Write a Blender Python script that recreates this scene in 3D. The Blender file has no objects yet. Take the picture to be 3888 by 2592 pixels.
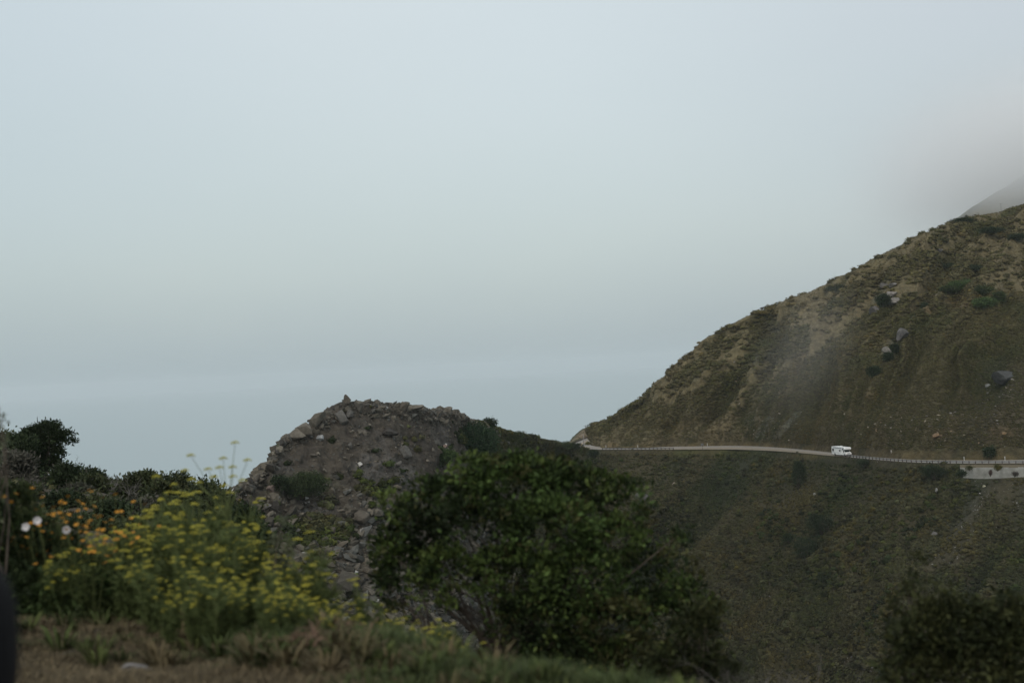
import bpy, math, random
import numpy as np
from mathutils import Matrix, Vector
R = math.radians
S = bpy.context.scene
COL = S.collection

# ------------------------------------------------------------------ camera
EYE = 120.0                                   # metres above the sea
FPX = 28.0 / 22.2 * 3888                      # focal length in photograph pixels
PITCH, ROLL = R(1.215), R(3.0)
fw = np.array([0, math.cos(PITCH), math.sin(PITCH)])
r0 = np.array([1.0, 0, 0]); u0 = np.array([0, -math.sin(PITCH), math.cos(PITCH)])
up = u0 * math.cos(ROLL) + r0 * math.sin(ROLL)
rt = r0 * math.cos(ROLL) - u0 * math.sin(ROLL)
cam = bpy.data.cameras.new('camera'); camo = bpy.data.objects.new('camera', cam); COL.objects.link(camo)
cam.sensor_width = 22.2; cam.lens = 28.0; cam.clip_start = 0.05; cam.clip_end = 60000
M = Matrix.Identity(4)
for i in range(3):
    M[i][0] = rt[i]; M[i][1] = up[i]; M[i][2] = -fw[i]
M[2][3] = EYE
camo.matrix_world = M
cam.dof.use_dof = True; cam.dof.focus_distance = 300.0; cam.dof.aperture_fstop = 1.1
S.camera = camo

# ------------------------------------------------------------------ sky, sun, exposure
SUN_EL, SUN_ROT = R(48), R(200)
w = bpy.data.worlds.new('World'); S.world = w; w.use_nodes = True
nt = w.node_tree; nt.nodes.clear(); N = nt.nodes.new; L = nt.links.new
out = N('ShaderNodeOutputWorld')
sky = N('ShaderNodeTexSky'); sky.sky_type = 'NISHITA'; sky.sun_disc = False
sky.sun_elevation = SUN_EL; sky.sun_rotation = SUN_ROT; sky.dust_density = 6; sky.altitude = 100
bg1 = N('ShaderNodeBackground'); bg1.inputs[1].default_value = 0.05; L(sky.outputs[0], bg1.inputs[0])
tc = N('ShaderNodeTexCoord'); sep = N('ShaderNodeSeparateXYZ'); L(tc.outputs['Generated'], sep.inputs[0])
no = N('ShaderNodeTexNoise'); no.inputs['Scale'].default_value = 3.2; no.inputs['Detail'].default_value = 5; no.inputs['Roughness'].default_value = .5
mp = N('ShaderNodeMapping'); mp.inputs['Scale'].default_value = (1, 1, 2.2); L(tc.outputs['Generated'], mp.inputs[0]); L(mp.outputs[0], no.inputs['Vector'])
ma = N('ShaderNodeMath'); ma.operation = 'MULTIPLY_ADD'; ma.inputs[1].default_value = .10; L(no.outputs[0], ma.inputs[0]); L(sep.outputs[2], ma.inputs[2])
cr = N('ShaderNodeValToRGB'); L(ma.outputs[0], cr.inputs[0])
E = cr.color_ramp.elements
stops = [(0.0, (.355, .425, .45)), (.03, (.39, .465, .485)), (.05, (.41, .485, .508)), (.09, (.46, .535, .548)), (.15, (.515, .58, .568)),
         (.23, (.56, .618, .60)), (.36, (.63, .68, .665)), (1.0, (.67, .715, .71))]
E[0].position, E[0].color = stops[0][0], (*stops[0][1], 1)
E[1].position, E[1].color = stops[-1][0], (*stops[-1][1], 1)
for p, c in stops[1:-1]:
    e = E.new(p); e.color = (*c, 1)
# the fog bank over the land side (right) is a little greyer and darker than over the sea
mr = N('ShaderNodeMapRange'); mr.inputs[1].default_value = 0.02; mr.inputs[2].default_value = .42; mr.interpolation_type = 'SMOOTHSTEP'
L(sep.outputs[0], mr.inputs[0])
mx = N('ShaderNodeMix'); mx.data_type = 'RGBA'; mx.blend_type = 'MULTIPLY'; L(mr.outputs[0], mx.inputs[0])
L(cr.outputs[0], mx.inputs[6]); mx.inputs[7].default_value = (.89, .865, .88, 1)
ml = N('ShaderNodeMapRange'); ml.inputs[1].default_value = -.08; ml.inputs[2].default_value = -.42; ml.interpolation_type = 'SMOOTHSTEP'; L(sep.outputs[0], ml.inputs[0])
my = N('ShaderNodeMix'); my.data_type = 'RGBA'; my.blend_type = 'MULTIPLY'; L(ml.outputs[0], my.inputs[0]); L(mx.outputs[2], my.inputs[6]); my.inputs[7].default_value = (.90, .925, .95, 1)
bg2 = N('ShaderNodeBackground'); bg2.inputs[1].default_value = 0.92; L(my.outputs[2], bg2.inputs[0])
ad = N('ShaderNodeAddShader'); L(bg1.outputs[0], ad.inputs[0]); L(bg2.outputs[0], ad.inputs[1]); L(ad.outputs[0], out.inputs[0])
sl = bpy.data.lights.new('sun', 'SUN'); sl.energy = 0.5; sl.angle = R(25); sl.color = (1, .985, .96)
so = bpy.data.objects.new('sun', sl); COL.objects.link(so)
# rotation 0 of the sky's sun is +Y, growing clockwise seen from above
sd = Vector((math.sin(SUN_ROT) * math.cos(SUN_EL), math.cos(SUN_ROT) * math.cos(SUN_EL), math.sin(SUN_EL)))
so.rotation_euler = sd.to_track_quat('Z', 'Y').to_euler()
vs = S.view_settings; vs.view_transform = 'Standard'; vs.look = 'None'; vs.exposure = 0; vs.gamma = 1
S.cycles.volume_bounces = 5; S.cycles.max_bounces = 6; S.cycles.transparent_max_bounces = 8
S.cycles.diffuse_bounces = 3; S.cycles.volume_step_rate = 1.5; S.cycles.volume_max_steps = 128

# ------------------------------------------------------------------ helpers
def ray(px, py):
    d = fw + rt * ((px - 1944) / FPX) + up * ((1296 - py) / FPX)
    return d / d[1]
def P(px, py, D):                             # a point seen at a pixel, D metres ahead
    return ray(px, py) * D + np.array([0, 0, EYE])
RZ = -35.0                                    # the far road lies 35 m below the eye
def PZ(px, py, z=RZ):
    d = ray(px, py); return d * (z / d[2]) + np.array([0, 0, EYE])
def proj(p):
    q = np.asarray(p, float) - np.array([0, 0, EYE])
    f = q @ fw
    return 1944 + FPX * (q @ rt) / f, 1296 - FPX * (q @ up) / f

def hsh(ix, iy, iz, s):
    h = (ix.astype(np.int64) * 374761393 + iy.astype(np.int64) * 668265263 + iz.astype(np.int64) * 2147483647 + s * 144665) & 0xffffffff
    h = ((h ^ (h >> 13)) * 1274126177) & 0xffffffff
    h = ((h ^ (h >> 16)) * 2246822519) & 0xffffffff
    return ((h ^ (h >> 15)) & 0xffffff) / float(0xffffff)
def vn(p, s=0):
    p = np.asarray(p, float); i = np.floor(p).astype(np.int64); f = p - i; f = f * f * (3 - 2 * f)
    r = 0
    for a in (0, 1):
        for b in (0, 1):
            for c in (0, 1):
                wgt = (f[..., 0] if a else 1 - f[..., 0]) * (f[..., 1] if b else 1 - f[..., 1]) * (f[..., 2] if c else 1 - f[..., 2])
                r = r + wgt * hsh(i[..., 0] + a, i[..., 1] + b, i[..., 2] + c, s)
    return r
def fbm(p, o=4, s=0):                         # about -1..1
    p = np.asarray(p, float); t = 0; a = 1; n = 0
    for k in range(o):
        t = t + a * (vn(p * 2 ** k + 17.3 * k, s + k) * 2 - 1); n += a; a *= .5
    return t / n * 1.5
def sstep(a, b, x):
    t = np.clip((x - a) / (b - a), 0, 1); return t * t * (3 - 2 * t)

def tag(o, label=None, cat=None, group=None, kind=None):
    if label: o['label'] = label
    if cat: o['category'] = cat
    if group: o['group'] = group
    if kind: o['kind'] = kind
    return o
def me_np(name, V, F, col=None, smooth=False, mats=None):
    """one mesh from arrays; F is (n,3) or (n,4), or a list of such"""
    me = bpy.data.meshes.new(name)
    V = np.asarray(V, np.float32); Fs = F if isinstance(F, list) and isinstance(F[0], np.ndarray) else [F]
    Fs = [np.asarray(f, np.int32) for f in Fs if len(f)]
    me.vertices.add(len(V)); me.vertices.foreach_set('co', V.ravel())
    idx = np.concatenate([f.ravel() for f in Fs]); sz = np.concatenate([np.full(len(f), f.shape[1], np.int32) for f in Fs])
    me.loops.add(len(idx)); me.loops.foreach_set('vertex_index', idx)
    st = np.concatenate([[0], np.cumsum(sz)[:-1]]).astype(np.int32)
    me.polygons.add(len(sz)); me.polygons.foreach_set('loop_start', st)
    try: me.polygons.foreach_set('loop_total', sz)
    except Exception: pass
    me.update(calc_edges=True)
    me.polygons.foreach_set('use_smooth', np.full(len(sz), bool(smooth)))
    if col is not None:
        ca = me.color_attributes.new('Col', 'FLOAT_COLOR', 'POINT')
        c = np.ones((len(V), 4), np.float32); c[:, :3] = col
        ca.data.foreach_set('color', c.ravel())
    return me
def obj(name, me, mat=None, parent=None, loc=None):
    o = bpy.data.objects.new(name, me); COL.objects.link(o)
    if mat and me and not me.materials: me.materials.append(mat)
    if parent: o.parent = parent
    if loc is not None: o.location = loc
    return o
def empty(name, loc=(0, 0, 0), rz=0):
    o = bpy.data.objects.new(name, None); COL.objects.link(o); o.location = loc; o.rotation_euler = (0, 0, rz)
    o.empty_display_size = .3; return o
def copy_tree(o, parent=None):
    c = o.copy(); COL.objects.link(c); c.parent = parent
    for ch in [x for x in COL.objects if x.parent == o]:
        copy_tree(ch, c)
    return c

class MB:                                     # collects simple solids into one mesh
    def __init__(s): s.V = []; s.F3 = []; s.F4 = []; s.n = 0
    def add(s, V, F3=(), F4=()):
        V = np.asarray(V, float)
        s.V.append(V)
        if len(F3): s.F3.append(np.asarray(F3) + s.n)
        if len(F4): s.F4.append(np.asarray(F4) + s.n)
        s.n += len(V)
    def box(s, c, d, rz=0, bev=0.0):
        x, y, z = np.array(d) / 2.0
        if bev <= 0:
            V = np.array([[a * x, b * y, e * z] for e in (-1, 1) for a, b in ((-1, -1), (1, -1), (1, 1), (-1, 1))])
            F = [[3, 2, 1, 0], [4, 5, 6, 7], [0, 1, 5, 4], [1, 2, 6, 5], [2, 3, 7, 6], [3, 0, 4, 7]]
        else:                                   # chamfered plan outline, chamfered top and bottom
            b = bev; rings = []
            for zz, k in ((-z, b), (-z + b, 0), (z - b, 0), (z, b)):
                X, Y = x - k, y - k; c2 = b
                rings.append([[-X + c2, -Y, zz], [X - c2, -Y, zz], [X, -Y + c2, zz], [X, Y - c2, zz], [X - c2, Y, zz], [-X + c2, Y, zz], [-X, Y - c2, zz], [-X, -Y + c2, zz]])
            V = np.array(rings).reshape(-1, 3); F = []
            for r_ in range(3):
                for k in range(8):
                    F.append([r_ * 8 + k, r_ * 8 + (k + 1) % 8, r_ * 8 + 8 + (k + 1) % 8, r_ * 8 + 8 + k])
            for o_ in (0, 24):
                q = [[0, 1, 2, 3], [0, 3, 4, 7], [7, 4, 5, 6]]
                F += [[o_ + i for i in (t if o_ else t[::-1])] for t in q]
        ca, sa = math.cos(rz), math.sin(rz)
        V = np.stack([V[:, 0] * ca - V[:, 1] * sa, V[:, 0] * sa + V[:, 1] * ca, V[:, 2]], 1) + np.array(c)
        s.add(V, F4=F)
    def tube(s, pts, rad, n=6, cap=True):
        pts = np.asarray(pts, float); m = len(pts)
        rad = np.full(m, rad) if np.isscalar(rad) else np.asarray(rad, float)
        T = np.gradient(pts, axis=0); T /= np.linalg.norm(T, axis=1)[:, None] + 1e-9
        ref = np.array([0, 0, 1.0]) if abs(T[0][2]) < .9 else np.array([1.0, 0, 0])
        A = np.cross(T, ref); A /= np.linalg.norm(A, axis=1)[:, None] + 1e-9; B = np.cross(T, A)
        th = np.arange(n) / n * 2 * np.pi
        V = (pts[:, None] + rad[:, None, None] * (np.cos(th)[None, :, None] * A[:, None] + np.sin(th)[None, :, None] * B[:, None])).reshape(-1, 3)
        F = [[i * n + k, i * n + (k + 1) % n, (i + 1) * n + (k + 1) % n, (i + 1) * n + k] for i in range(m - 1) for k in range(n)]
        F3 = []
        if cap:
            V = np.vstack([V, pts[:1], pts[-1:]])
            F3 = [[m * n, (k + 1) % n, k] for k in range(n)] + [[m * n + 1, (m - 1) * n + k, (m - 1) * n + (k + 1) % n] for k in range(n)]
        s.add(V, F3, F)
    def prism(s, poly, y0, y1):                 # polygon in x,z extruded along y
        k = len(poly); V = [[x, y0, z] for x, z in poly] + [[x, y1, z] for x, z in poly]
        F4 = [[i, (i + 1) % k, k + (i + 1) % k, k + i] for i in range(k)]
        cx = sum(p[0] for p in poly) / k; cz = sum(p[1] for p in poly) / k
        V += [[cx, y0, cz], [cx, y1, cz]]
        F3 = [[2 * k, (i + 1) % k, i] for i in range(k)] + [[2 * k + 1, k + i, k + (i + 1) % k] for i in range(k)]
        s.add(V, F3, F4)
    def mesh(s, name, smooth=False, col=None):
        V = np.vstack(s.V); F = []
        if s.F3: F.append(np.vstack(s.F3))
        if s.F4: F.append(np.vstack(s.F4))
        return me_np(name, V, F, col, smooth)
    def build(s, name, mat, parent=None, smooth=False):
        return obj(name, s.mesh(name, smooth), mat, parent)

# ------------------------------------------------------------------ materials
def mat_base(name):
    m = bpy.data.materials.new(name); m.use_nodes = True; t = m.node_tree
    b = next(n for n in t.nodes if n.type == 'BSDF_PRINCIPLED'); return m, t, b
def mat_noise(name, c1, c2, scale=3.0, rough=.85, bump=0.0, bscale=None, spec=.3, detail=6, coord='Object', metal=0.0):
    m, t, b = mat_base(name); n = t.nodes; l = t.links
    co = n.new('ShaderNodeTexCoord'); x = n.new('ShaderNodeTexNoise'); x.inputs['Scale'].default_value = scale; x.inputs['Detail'].default_value = detail
    l.new(co.outputs[coord], x.inputs['Vector'])
    r = n.new('ShaderNodeValToRGB'); r.color_ramp.elements[0].position = .3; r.color_ramp.elements[1].position = .7
    r.color_ramp.elements[0].color = (*c1, 1); r.color_ramp.elements[1].color = (*c2, 1)
    l.new(x.outputs[0], r.inputs[0]); l.new(r.outputs[0], b.inputs['Base Color'])
    b.inputs['Roughness'].default_value = rough; b.inputs['Specular IOR Level'].default_value = spec; b.inputs['Metallic'].default_value = metal
    if bump:
        y = n.new('ShaderNodeTexNoise'); y.inputs['Scale'].default_value = bscale or scale * 4; y.inputs['Detail'].default_value = 5
        l.new(co.outputs[coord], y.inputs['Vector']); k = n.new('ShaderNodeBump'); k.inputs['Distance'].default_value = bump; k.inputs['Strength'].default_value = .8
        l.new(y.outputs[0], k.inputs['Height']); l.new(k.outputs[0], b.inputs['Normal'])
    return m
def mat_col(name, scale=1.0, var=.35, rough=.9, bump=0.0, bscale=1.0, spec=.2, streak=None, trans=0.0):
    """base colour = the mesh's own colour layer, mottled by two scales of noise"""
    m, t, b = mat_base(name); n = t.nodes; l = t.links
    a = n.new('ShaderNodeAttribute'); a.attribute_name = 'Col'
    co = n.new('ShaderNodeTexCoord'); x = n.new('ShaderNodeTexNoise'); x.inputs['Scale'].default_value = scale; x.inputs['Detail'].default_value = 8; x.inputs['Roughness'].default_value = .65
    l.new(co.outputs['Object'], x.inputs['Vector'])
    r = n.new('ShaderNodeMapRange'); r.inputs[1].default_value = .3; r.inputs[2].default_value = .7; r.inputs[3].default_value = 1 - var; r.inputs[4].default_value = 1 + var
    l.new(x.outputs[0], r.inputs[0])
    v = n.new('ShaderNodeVectorMath'); v.operation = 'SCALE'; l.new(a.outputs['Color'], v.inputs[0]); l.new(r.outputs[0], v.inputs['Scale'])
    l.new(v.outputs[0], b.inputs['Base Color']); b.inputs['Roughness'].default_value = rough; b.inputs['Specular IOR Level'].default_value = spec
    if bump:
        y = n.new('ShaderNodeTexNoise'); y.inputs['Scale'].default_value = bscale; y.inputs['Detail'].default_value = 8; y.inputs['Roughness'].default_value = .6
        l.new(co.outputs['Object'], y.inputs['Vector']); k = n.new('ShaderNodeBump'); k.inputs['Distance'].default_value = bump; k.inputs['Strength'].default_value = 1
        l.new(y.outputs[0], k.inputs['Height']); l.new(k.outputs[0], b.inputs['Normal'])
    return m
M_HILL = mat_col('hillside_ground', .55, .45, bump=1.2, bscale=.7)
M_MOUND = mat_col('rocky_ground', .9, .4, bump=1.0, bscale=.8)
M_NEAR = mat_col('verge_ground', 9.0, .6, bump=.05, bscale=14)
M_SCRUB = mat_col('scrub_leaves', .8, .25)
M_ROCK = mat_col('weathered_rock', 1.1, .35, bump=.25, bscale=1.6, rough=.92)
M_LEAF = mat_col('leaves', 3, .35, rough=.7, spec=.12)
M_FARLEAF = mat_col('far_leaves', .8, .25, rough=.8)
M_BARK = mat_noise('bark', (.05, .04, .032), (.11, .09, .07), 12, bump=.01)
M_TWIG = mat_noise('grey_twig', (.10, .095, .085), (.17, .16, .145), 9)
M_FENLEAF = mat_col('fennel_leaves', 5, .2)
M_STEM = mat_noise('green_stem', (.07, .09, .03), (.12, .14, .05), 9)
M_STRAW = mat_noise('straw_stem', (.20, .15, .08), (.30, .24, .14), 9)
M_YEL = mat_noise('yellow_umbel', (.26, .245, .035), (.40, .37, .05), 60)
M_ORG = mat_noise('orange_petal', (.36, .16, .02), (.48, .24, .03), 60)
M_WHT = mat_noise('white_petal', (.42, .41, .41), (.52, .50, .50), 60)
M_ASPH = mat_noise('asphalt', (.19, .18, .16), (.25, .235, .21), .35, bump=.01, bscale=8, detail=8)
M_SHOULDER = mat_noise('gravel_shoulder', (.17, .145, .105), (.26, .225, .17), .8)
M_YLINE = mat_noise('yellow_road_paint', (.42, .26, .08), (.50, .32, .10), 3)
M_WLINE = mat_noise('white_road_paint', (.42, .42, .40), (.55, .55, .52), 3)
M_GALV = mat_noise('galvanised_steel', (.11, .12, .125), (.18, .19, .195), 1.5, rough=.55, metal=.2)
M_WOODP = mat_noise('timber_post', (.055, .045, .04), (.10, .085, .075), 5)
M_POLE = mat_noise('weathered_pole', (.20, .19, .17), (.30, .28, .26), 3)
M_DPOLE = mat_noise('dark_pole', (.07, .06, .05), (.11, .10, .085), 3)
M_WIRE = mat_noise('wire', (.03, .03, .03), (.05, .05, .05), 3)

# ------------------------------------------------------------------ sea and terrain
def loft(rows, ulist, nu, nt_, tl):
    """rows: list of arrays (k,3) given at ulist; smooth across rows (Catmull-Rom), returns grid (nt,nu,3)"""
    u = np.linspace(ulist[0], ulist[-1], nu)
    G = np.stack([np.stack([np.interp(u, ulist, r[:, c]) for c in range(3)], 1) for r in rows])   # rows,nu,3
    t = np.linspace(tl[0], tl[-1], nt_); outg = np.zeros((nt_, nu, 3)); K = len(rows)
    for j, tt in enumerate(t):
        i = int(min(max(np.searchsorted(tl, tt, side='right') - 1, 0), K - 2)); h = tl[i + 1] - tl[i]; s = (tt - tl[i]) / h
        def tan(k):
            if k == 0: return (G[1] - G[0]) / (tl[1] - tl[0])
            if k == K - 1: return (G[-1] - G[-2]) / (tl[-1] - tl[-2])
            return (G[k + 1] - G[k - 1]) / (tl[k + 1] - tl[k - 1])
        a, b = tan(i) * h, tan(i + 1) * h
        outg[j] = (2 * s ** 3 - 3 * s ** 2 + 1) * G[i] + (s ** 3 - 2 * s ** 2 + s) * a + (-2 * s ** 3 + 3 * s ** 2) * G[i + 1] + (s ** 3 - s ** 2) * b
    return outg
def grid_mesh(name, G, col, mat, flip=False):
    nt_, nu = G.shape[:2]; i = np.arange((nt_ - 1) * (nu - 1)); r_, c_ = i // (nu - 1), i % (nu - 1); a = r_ * nu + c_
    F = np.stack([a, a + 1, a + nu + 1, a + nu], 1)
    if flip: F = F[:, ::-1]
    return obj(name, me_np(name, G.reshape(-1, 3), F, col.reshape(-1, 3), True), mat)
def gnormals(G):
    n = np.cross(np.gradient(G, axis=1), np.gradient(G, axis=0)); n /= np.linalg.norm(n, axis=2)[..., None] + 1e-9
    return np.where(n[..., 2:3] < 0, -n, n)
rel = lambda x, d, z: np.array([x, d, z + EYE])

# sea
m, t, b = mat_base('sea_water'); n = t.nodes; l = t.links
b.inputs['Base Color'].default_value = (.25, .315, .33, 1); b.inputs['Roughness'].default_value = .28; b.inputs['IOR'].default_value = 1.33
co = n.new('ShaderNodeTexCoord'); mpn = n.new('ShaderNodeMapping'); mpn.inputs['Scale'].default_value = (1, 2.2, 1); mpn.inputs['Rotation'].default_value = (0, 0, .3)
l.new(co.outputs['Object'], mpn.inputs[0]); x = n.new('ShaderNodeTexNoise'); x.inputs['Scale'].default_value = .035; x.inputs['Detail'].default_value = 9; x.inputs['Roughness'].default_value = .6
l.new(mpn.outputs[0], x.inputs['Vector']); k = n.new('ShaderNodeBump'); k.inputs['Distance'].default_value = 2.5; k.inputs['Strength'].default_value = .6
l.new(x.outputs[0], k.inputs['Height']); l.new(k.outputs[0], b.inputs['Normal'])
rr = 30000; nn = 48
th = np.arange(nn) / nn * 2 * np.pi
V = np.vstack([[[0, 0, 0]], np.stack([rr * np.cos(th), rr * np.sin(th), 0 * th], 1)])
sea = obj('water', me_np('water', V, np.array([[0, 1 + i, 1 + (i + 1) % nn] for i in range(nn)])), m)
tag(sea, kind='structure')

# plan of the far road: matched outer (valley side) and inner (hill side) points, x and distance ahead
def pl(px, py): q = PZ(px, py); return (q[0], q[1])
ROAD = [((62, 705), (66, 690)), ((51, 682), (57, 668)), ((44, 662), (48, 649)), ((37.6, 638), (41.2, 634)), ((30, 602), (36, 600)), ((24.5, 577), (33.4, 578)),
        ((22.5, 560), (31.8, 562)), ((24.5, 546), (33.6, 552)), ((31, 536), (37, 546)), (pl(2275, 1707), pl(2280, 1700.5)), (pl(2330, 1707), pl(2335, 1701)),
        (pl(2400, 1707), pl(2400, 1701)), (pl(2460, 1706.5), pl(2459, 1700.3)), (pl(2544, 1707), pl(2524, 1696.5)), (pl(2660, 1706), pl(2645, 1694.5)),
        (pl(2800, 1706), pl(2785, 1691.5)), (pl(2936, 1711.5), pl(2920, 1696.5)), (pl(3012, 1717), pl(3000, 1702.7)), (pl(3090, 1724), pl(3080, 1710)),
        (pl(3151, 1730), pl(3145, 1717)), (pl(3226, 1736), pl(3225, 1726.5)), (pl(3302, 1743.5), pl(3305, 1735)), (pl(3415, 1753), pl(3415, 1743.5)),
        (pl(3491, 1757), pl(3491, 1747.5)), (pl(3642, 1760), pl(3642, 1749)), (pl(3888, 1760), pl(3888, 1747)), (pl(4200, 1757), pl(4200, 1743)), (pl(4600, 1752), pl(4600, 1736))]
UR = np.arange(len(ROAD), dtype=float)
def dens(pts, k=12):                           # smooth the polyline a little
    pts = np.asarray(pts, float); u = np.arange(len(pts)); uu = np.linspace(0, len(pts) - 1, (len(pts) - 1) * k + 1)
    o = np.stack([np.interp(uu, u, pts[:, c]) for c in range(pts.shape[1])], 1)
    ker = np.ones(k) / k
    for c in range(o.shape[1]):
        e = np.concatenate([np.full(k, o[0, c]), o[:, c], np.full(k, o[-1, c])]); o[:, c] = np.convolve(e, ker, 'same')[k:-k]
    return o
OUT = dens([a for a, b_ in ROAD]); INN = dens([b_ for a, b_ in ROAD]); URD = np.linspace(0, len(ROAD) - 1, len(OUT))

# --- upper hill: from the road's inner edge to the skyline and down the far side
SIL = [(2300, 1622, 700), (2292, 1622, 675), (2284, 1627, 658), (2275, 1637, 646), (2280, 1624, 628), (2286, 1616, 618), (2295, 1606, 612), (2308, 1594, 608), (2322, 1586, 604),
       (2345, 1572, 600), (2404, 1534, 592), (2470, 1478, 584), (2526, 1428, 576), (2585, 1378, 570), (2708, 1267, 560), (2850, 1192, 556), (2980, 1141, 552),
       (3088, 1108, 550), (3190, 1055, 548), (3286, 1002, 548), (3392, 948, 552), (3506, 887, 560), (3614, 842, 572), (3700, 829, 585), (3820, 811, 605),
       (4050, 735, 635), (4350, 650, 665), (4750, 550, 700)]
base = np.array([rel(a[0], a[1], RZ) for a in np.array([b_ for a, b_ in ROAD])])
sil = np.array([P(*q) for q in SIL])
def between(f, g, extra=0):                     # horizontal fraction f, height fraction g
    o = base + (sil - base) * f; o[:, 2] = base[:, 2] + (sil[:, 2] - base[:, 2]) * g + extra; return o
away = sil - np.array([0, 0, EYE]); sl_ = away[:, 2] / away[:, 1]
def behind(d, dz):
    o = sil.copy(); o[:, 0] += away[:, 0] / away[:, 1] * d + 4; o[:, 1] += d; o[:, 2] += sl_ * d + dz; return o
b3 = behind(420, 0); b3[:, 2] = -10
rowsH = [base + np.array([0, 1.5, -1.5]), base + np.array([0, 0, .05]), between(.045, .13), between(.30, .40), between(.62, .72), between(.86, .92), sil, behind(30, -6), behind(110, -45), b3]
tlH = [-.03, 0, .05, .28, .55, .78, .9, .97, 1.1, 1.4]
NU, NT = 620, 330
GH = loft(rowsH, UR, NU, NT, tlH)
def usm(G, k, w_):                            # average along the rows where w_ is 1
    o = G.copy(); pad = np.concatenate([np.repeat(G[:, :1], k, 1), G, np.repeat(G[:, -1:], k, 1)], 1); cs = np.cumsum(pad, 1)
    o = (np.concatenate([cs[:, 2 * k:], ], 1)[:, :G.shape[1]] - np.concatenate([np.zeros_like(cs[:, :1]), cs], 1)[:, :G.shape[1]]) / (2 * k + 1)
    return G * (1 - w_[None, :, None]) + o * w_[None, :, None]
_u = np.linspace(0, UR[-1], NU); GH = usm(GH, 14, sstep(13, 15, _u) * (1 - sstep(26.3, 26.9, _u)) * .999)
GH = usm(GH, 26, sstep(20, 22, _u) * (1 - sstep(25.6, 26.5, _u))); GH = usm(GH, 20, sstep(21, 23, _u) * (1 - sstep(25.6, 26.5, _u)))
tH = np.linspace(tlH[0], tlH[-1], NT)[:, None] * np.ones((1, NU))
nH = gnormals(GH)
q = GH / np.array([1, 1, 1.0])
# ribs and gullies that run down to the left
sH = np.interp(np.linspace(0, UR[-1], NU), UR, np.concatenate([[0], np.cumsum(np.linalg.norm(np.diff(base, axis=0), axis=1))]))[None, :]
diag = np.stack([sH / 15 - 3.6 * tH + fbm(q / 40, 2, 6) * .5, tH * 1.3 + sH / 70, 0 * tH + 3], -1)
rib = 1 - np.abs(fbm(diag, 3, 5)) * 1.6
wT = sstep(.0, .18, tH) * (1 - .92 * sstep(.70, .9, tH)) + .0
dsp = (rib - .45) * 7.0 * wT + fbm(q / 22, 4, 9) * 2.6 * wT + fbm(q / 6, 4, 3) * .9 * (sstep(.0, .05, tH) * .6 + .4 * wT) * (tH > 0.001)
GH = GH + nH * dsp[..., None]
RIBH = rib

# --- lower land: mound crest, saddle and the road's outer edge, falling to the ravine
TOP = [(430, 2420, 200, 500), (600, 2200, 206, 600), (760, 2030, 211, 740), (850, 1925, 216, 830), (869, 1905, 218, 850), (892, 1866, 220, 870), (946, 1842, 223, 920), (992, 1798, 228, 960),
       (1011, 1775, 230, 985), (1041, 1750, 232, 1010), (1052, 1703, 235, 1020), (1075, 1672, 238, 1040), (1100, 1656, 240, 1065), (1135, 1646, 241, 1100),
       (1175, 1634, 243, 1140), (1202, 1600, 245, 1165), (1236, 1580, 248, 1200), (1263, 1557, 250, 1230), (1309, 1538, 252, 1275), (1345, 1531, 254, 1310),
       (1386, 1531, 256, 1350), (1451, 1539, 260, 1410), (1516, 1548, 265, 1470), (1615, 1558, 275, 1570), (1684, 1560, 285, 1640), (1738, 1570, 295, 1700),
       (1785, 1598, 310, 1750), (1850, 1614, 330, 1810), (1901, 1634, 350, 1860), (1984, 1650, 390, 1930), (2066, 1670, 440, 2010), (2110, 1684, 490, 2050)]
botD = lambda x: np.interp(x, [400, 1000, 1500, 1700, 1900, 2200, 2500, 3000, 3500, 3900, 4600], [165, 188, 205, 240, 300, 400, 432, 375, 330, 308, 290])
top = [P(a, b_, c) for a, b_, c, d in TOP]; bx = [d for a, b_, c, d in TOP]
for i, (o_, i_) in enumerate(ROAD):
    if i < 6: continue
    top.append(rel(o_[0], o_[1], RZ - .08)); bx.append(None)
top = np.array(top)
tx, ty = proj(top)
bxs = np.array([v if v is not None else x_ - 90 - 120 * sstep(2300, 3600, x_) + 60 for v, x_ in zip(bx, tx)])
bot = np.array([P(v, 2720, botD(v)) for v in bxs])
bot[:, 2] = np.minimum(bot[:, 2], top[:, 2] - 6)
UL = np.arange(len(top), dtype=float)
def mix(f, g): o = top + (bot - top) * f; o[:, 2] = top[:, 2] + (bot[:, 2] - top[:, 2]) * g; return o
valley = bot + np.array([0, -40, -22.0]); valley[:, 0] -= 8
v2 = valley + np.array([0, -70, -12.0]); v2[:, 2] = np.maximum(v2[:, 2], -4)
isrd = (UL >= len(TOP)).astype(float)[:, None]
mback1 = top + np.array([-3, 9, -3.0]); mback2 = top + np.array([-25, 60, -60.0]); mback3 = top + np.array([-50, 150, 0]); mback3[:, 2] = -6
# below the road the land runs on level under the asphalt instead of falling away
r1 = top + np.array([0, 4, -1.2]); r2 = top + np.array([2, 10, -3.5]); r3 = top + np.array([2, 14, -9])
mback1 = mback1 * (1 - isrd) + r1 * isrd; mback2 = mback2 * (1 - isrd) + r2 * isrd; mback3 = mback3 * (1 - isrd) + r3 * isrd
rowsL = [mback3, mback2, mback1, top, mix(.03, .05), mix(.32, .34), mix(.68, .69), bot, valley, v2]
tlL = [-.5, -.2, -.05, 0, .03, .3, .62, .9, 1.1, 1.3]
NUL, NTL = 760, 330
GL = loft(rowsL, UL, NUL, NTL, tlL)
tL = np.linspace(tlL[0], tlL[-1], NTL)[:, None] * np.ones((1, NUL)); uL = np.linspace(0, UL[-1], NUL)[None, :] * np.ones((NTL, 1))
MND = 1 - sstep(26.5, 29.5, uL)                 # 1 on the rocky mound
RDE = sstep(len(TOP) - 2, len(TOP), uL)         # 1 beside the road
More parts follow.
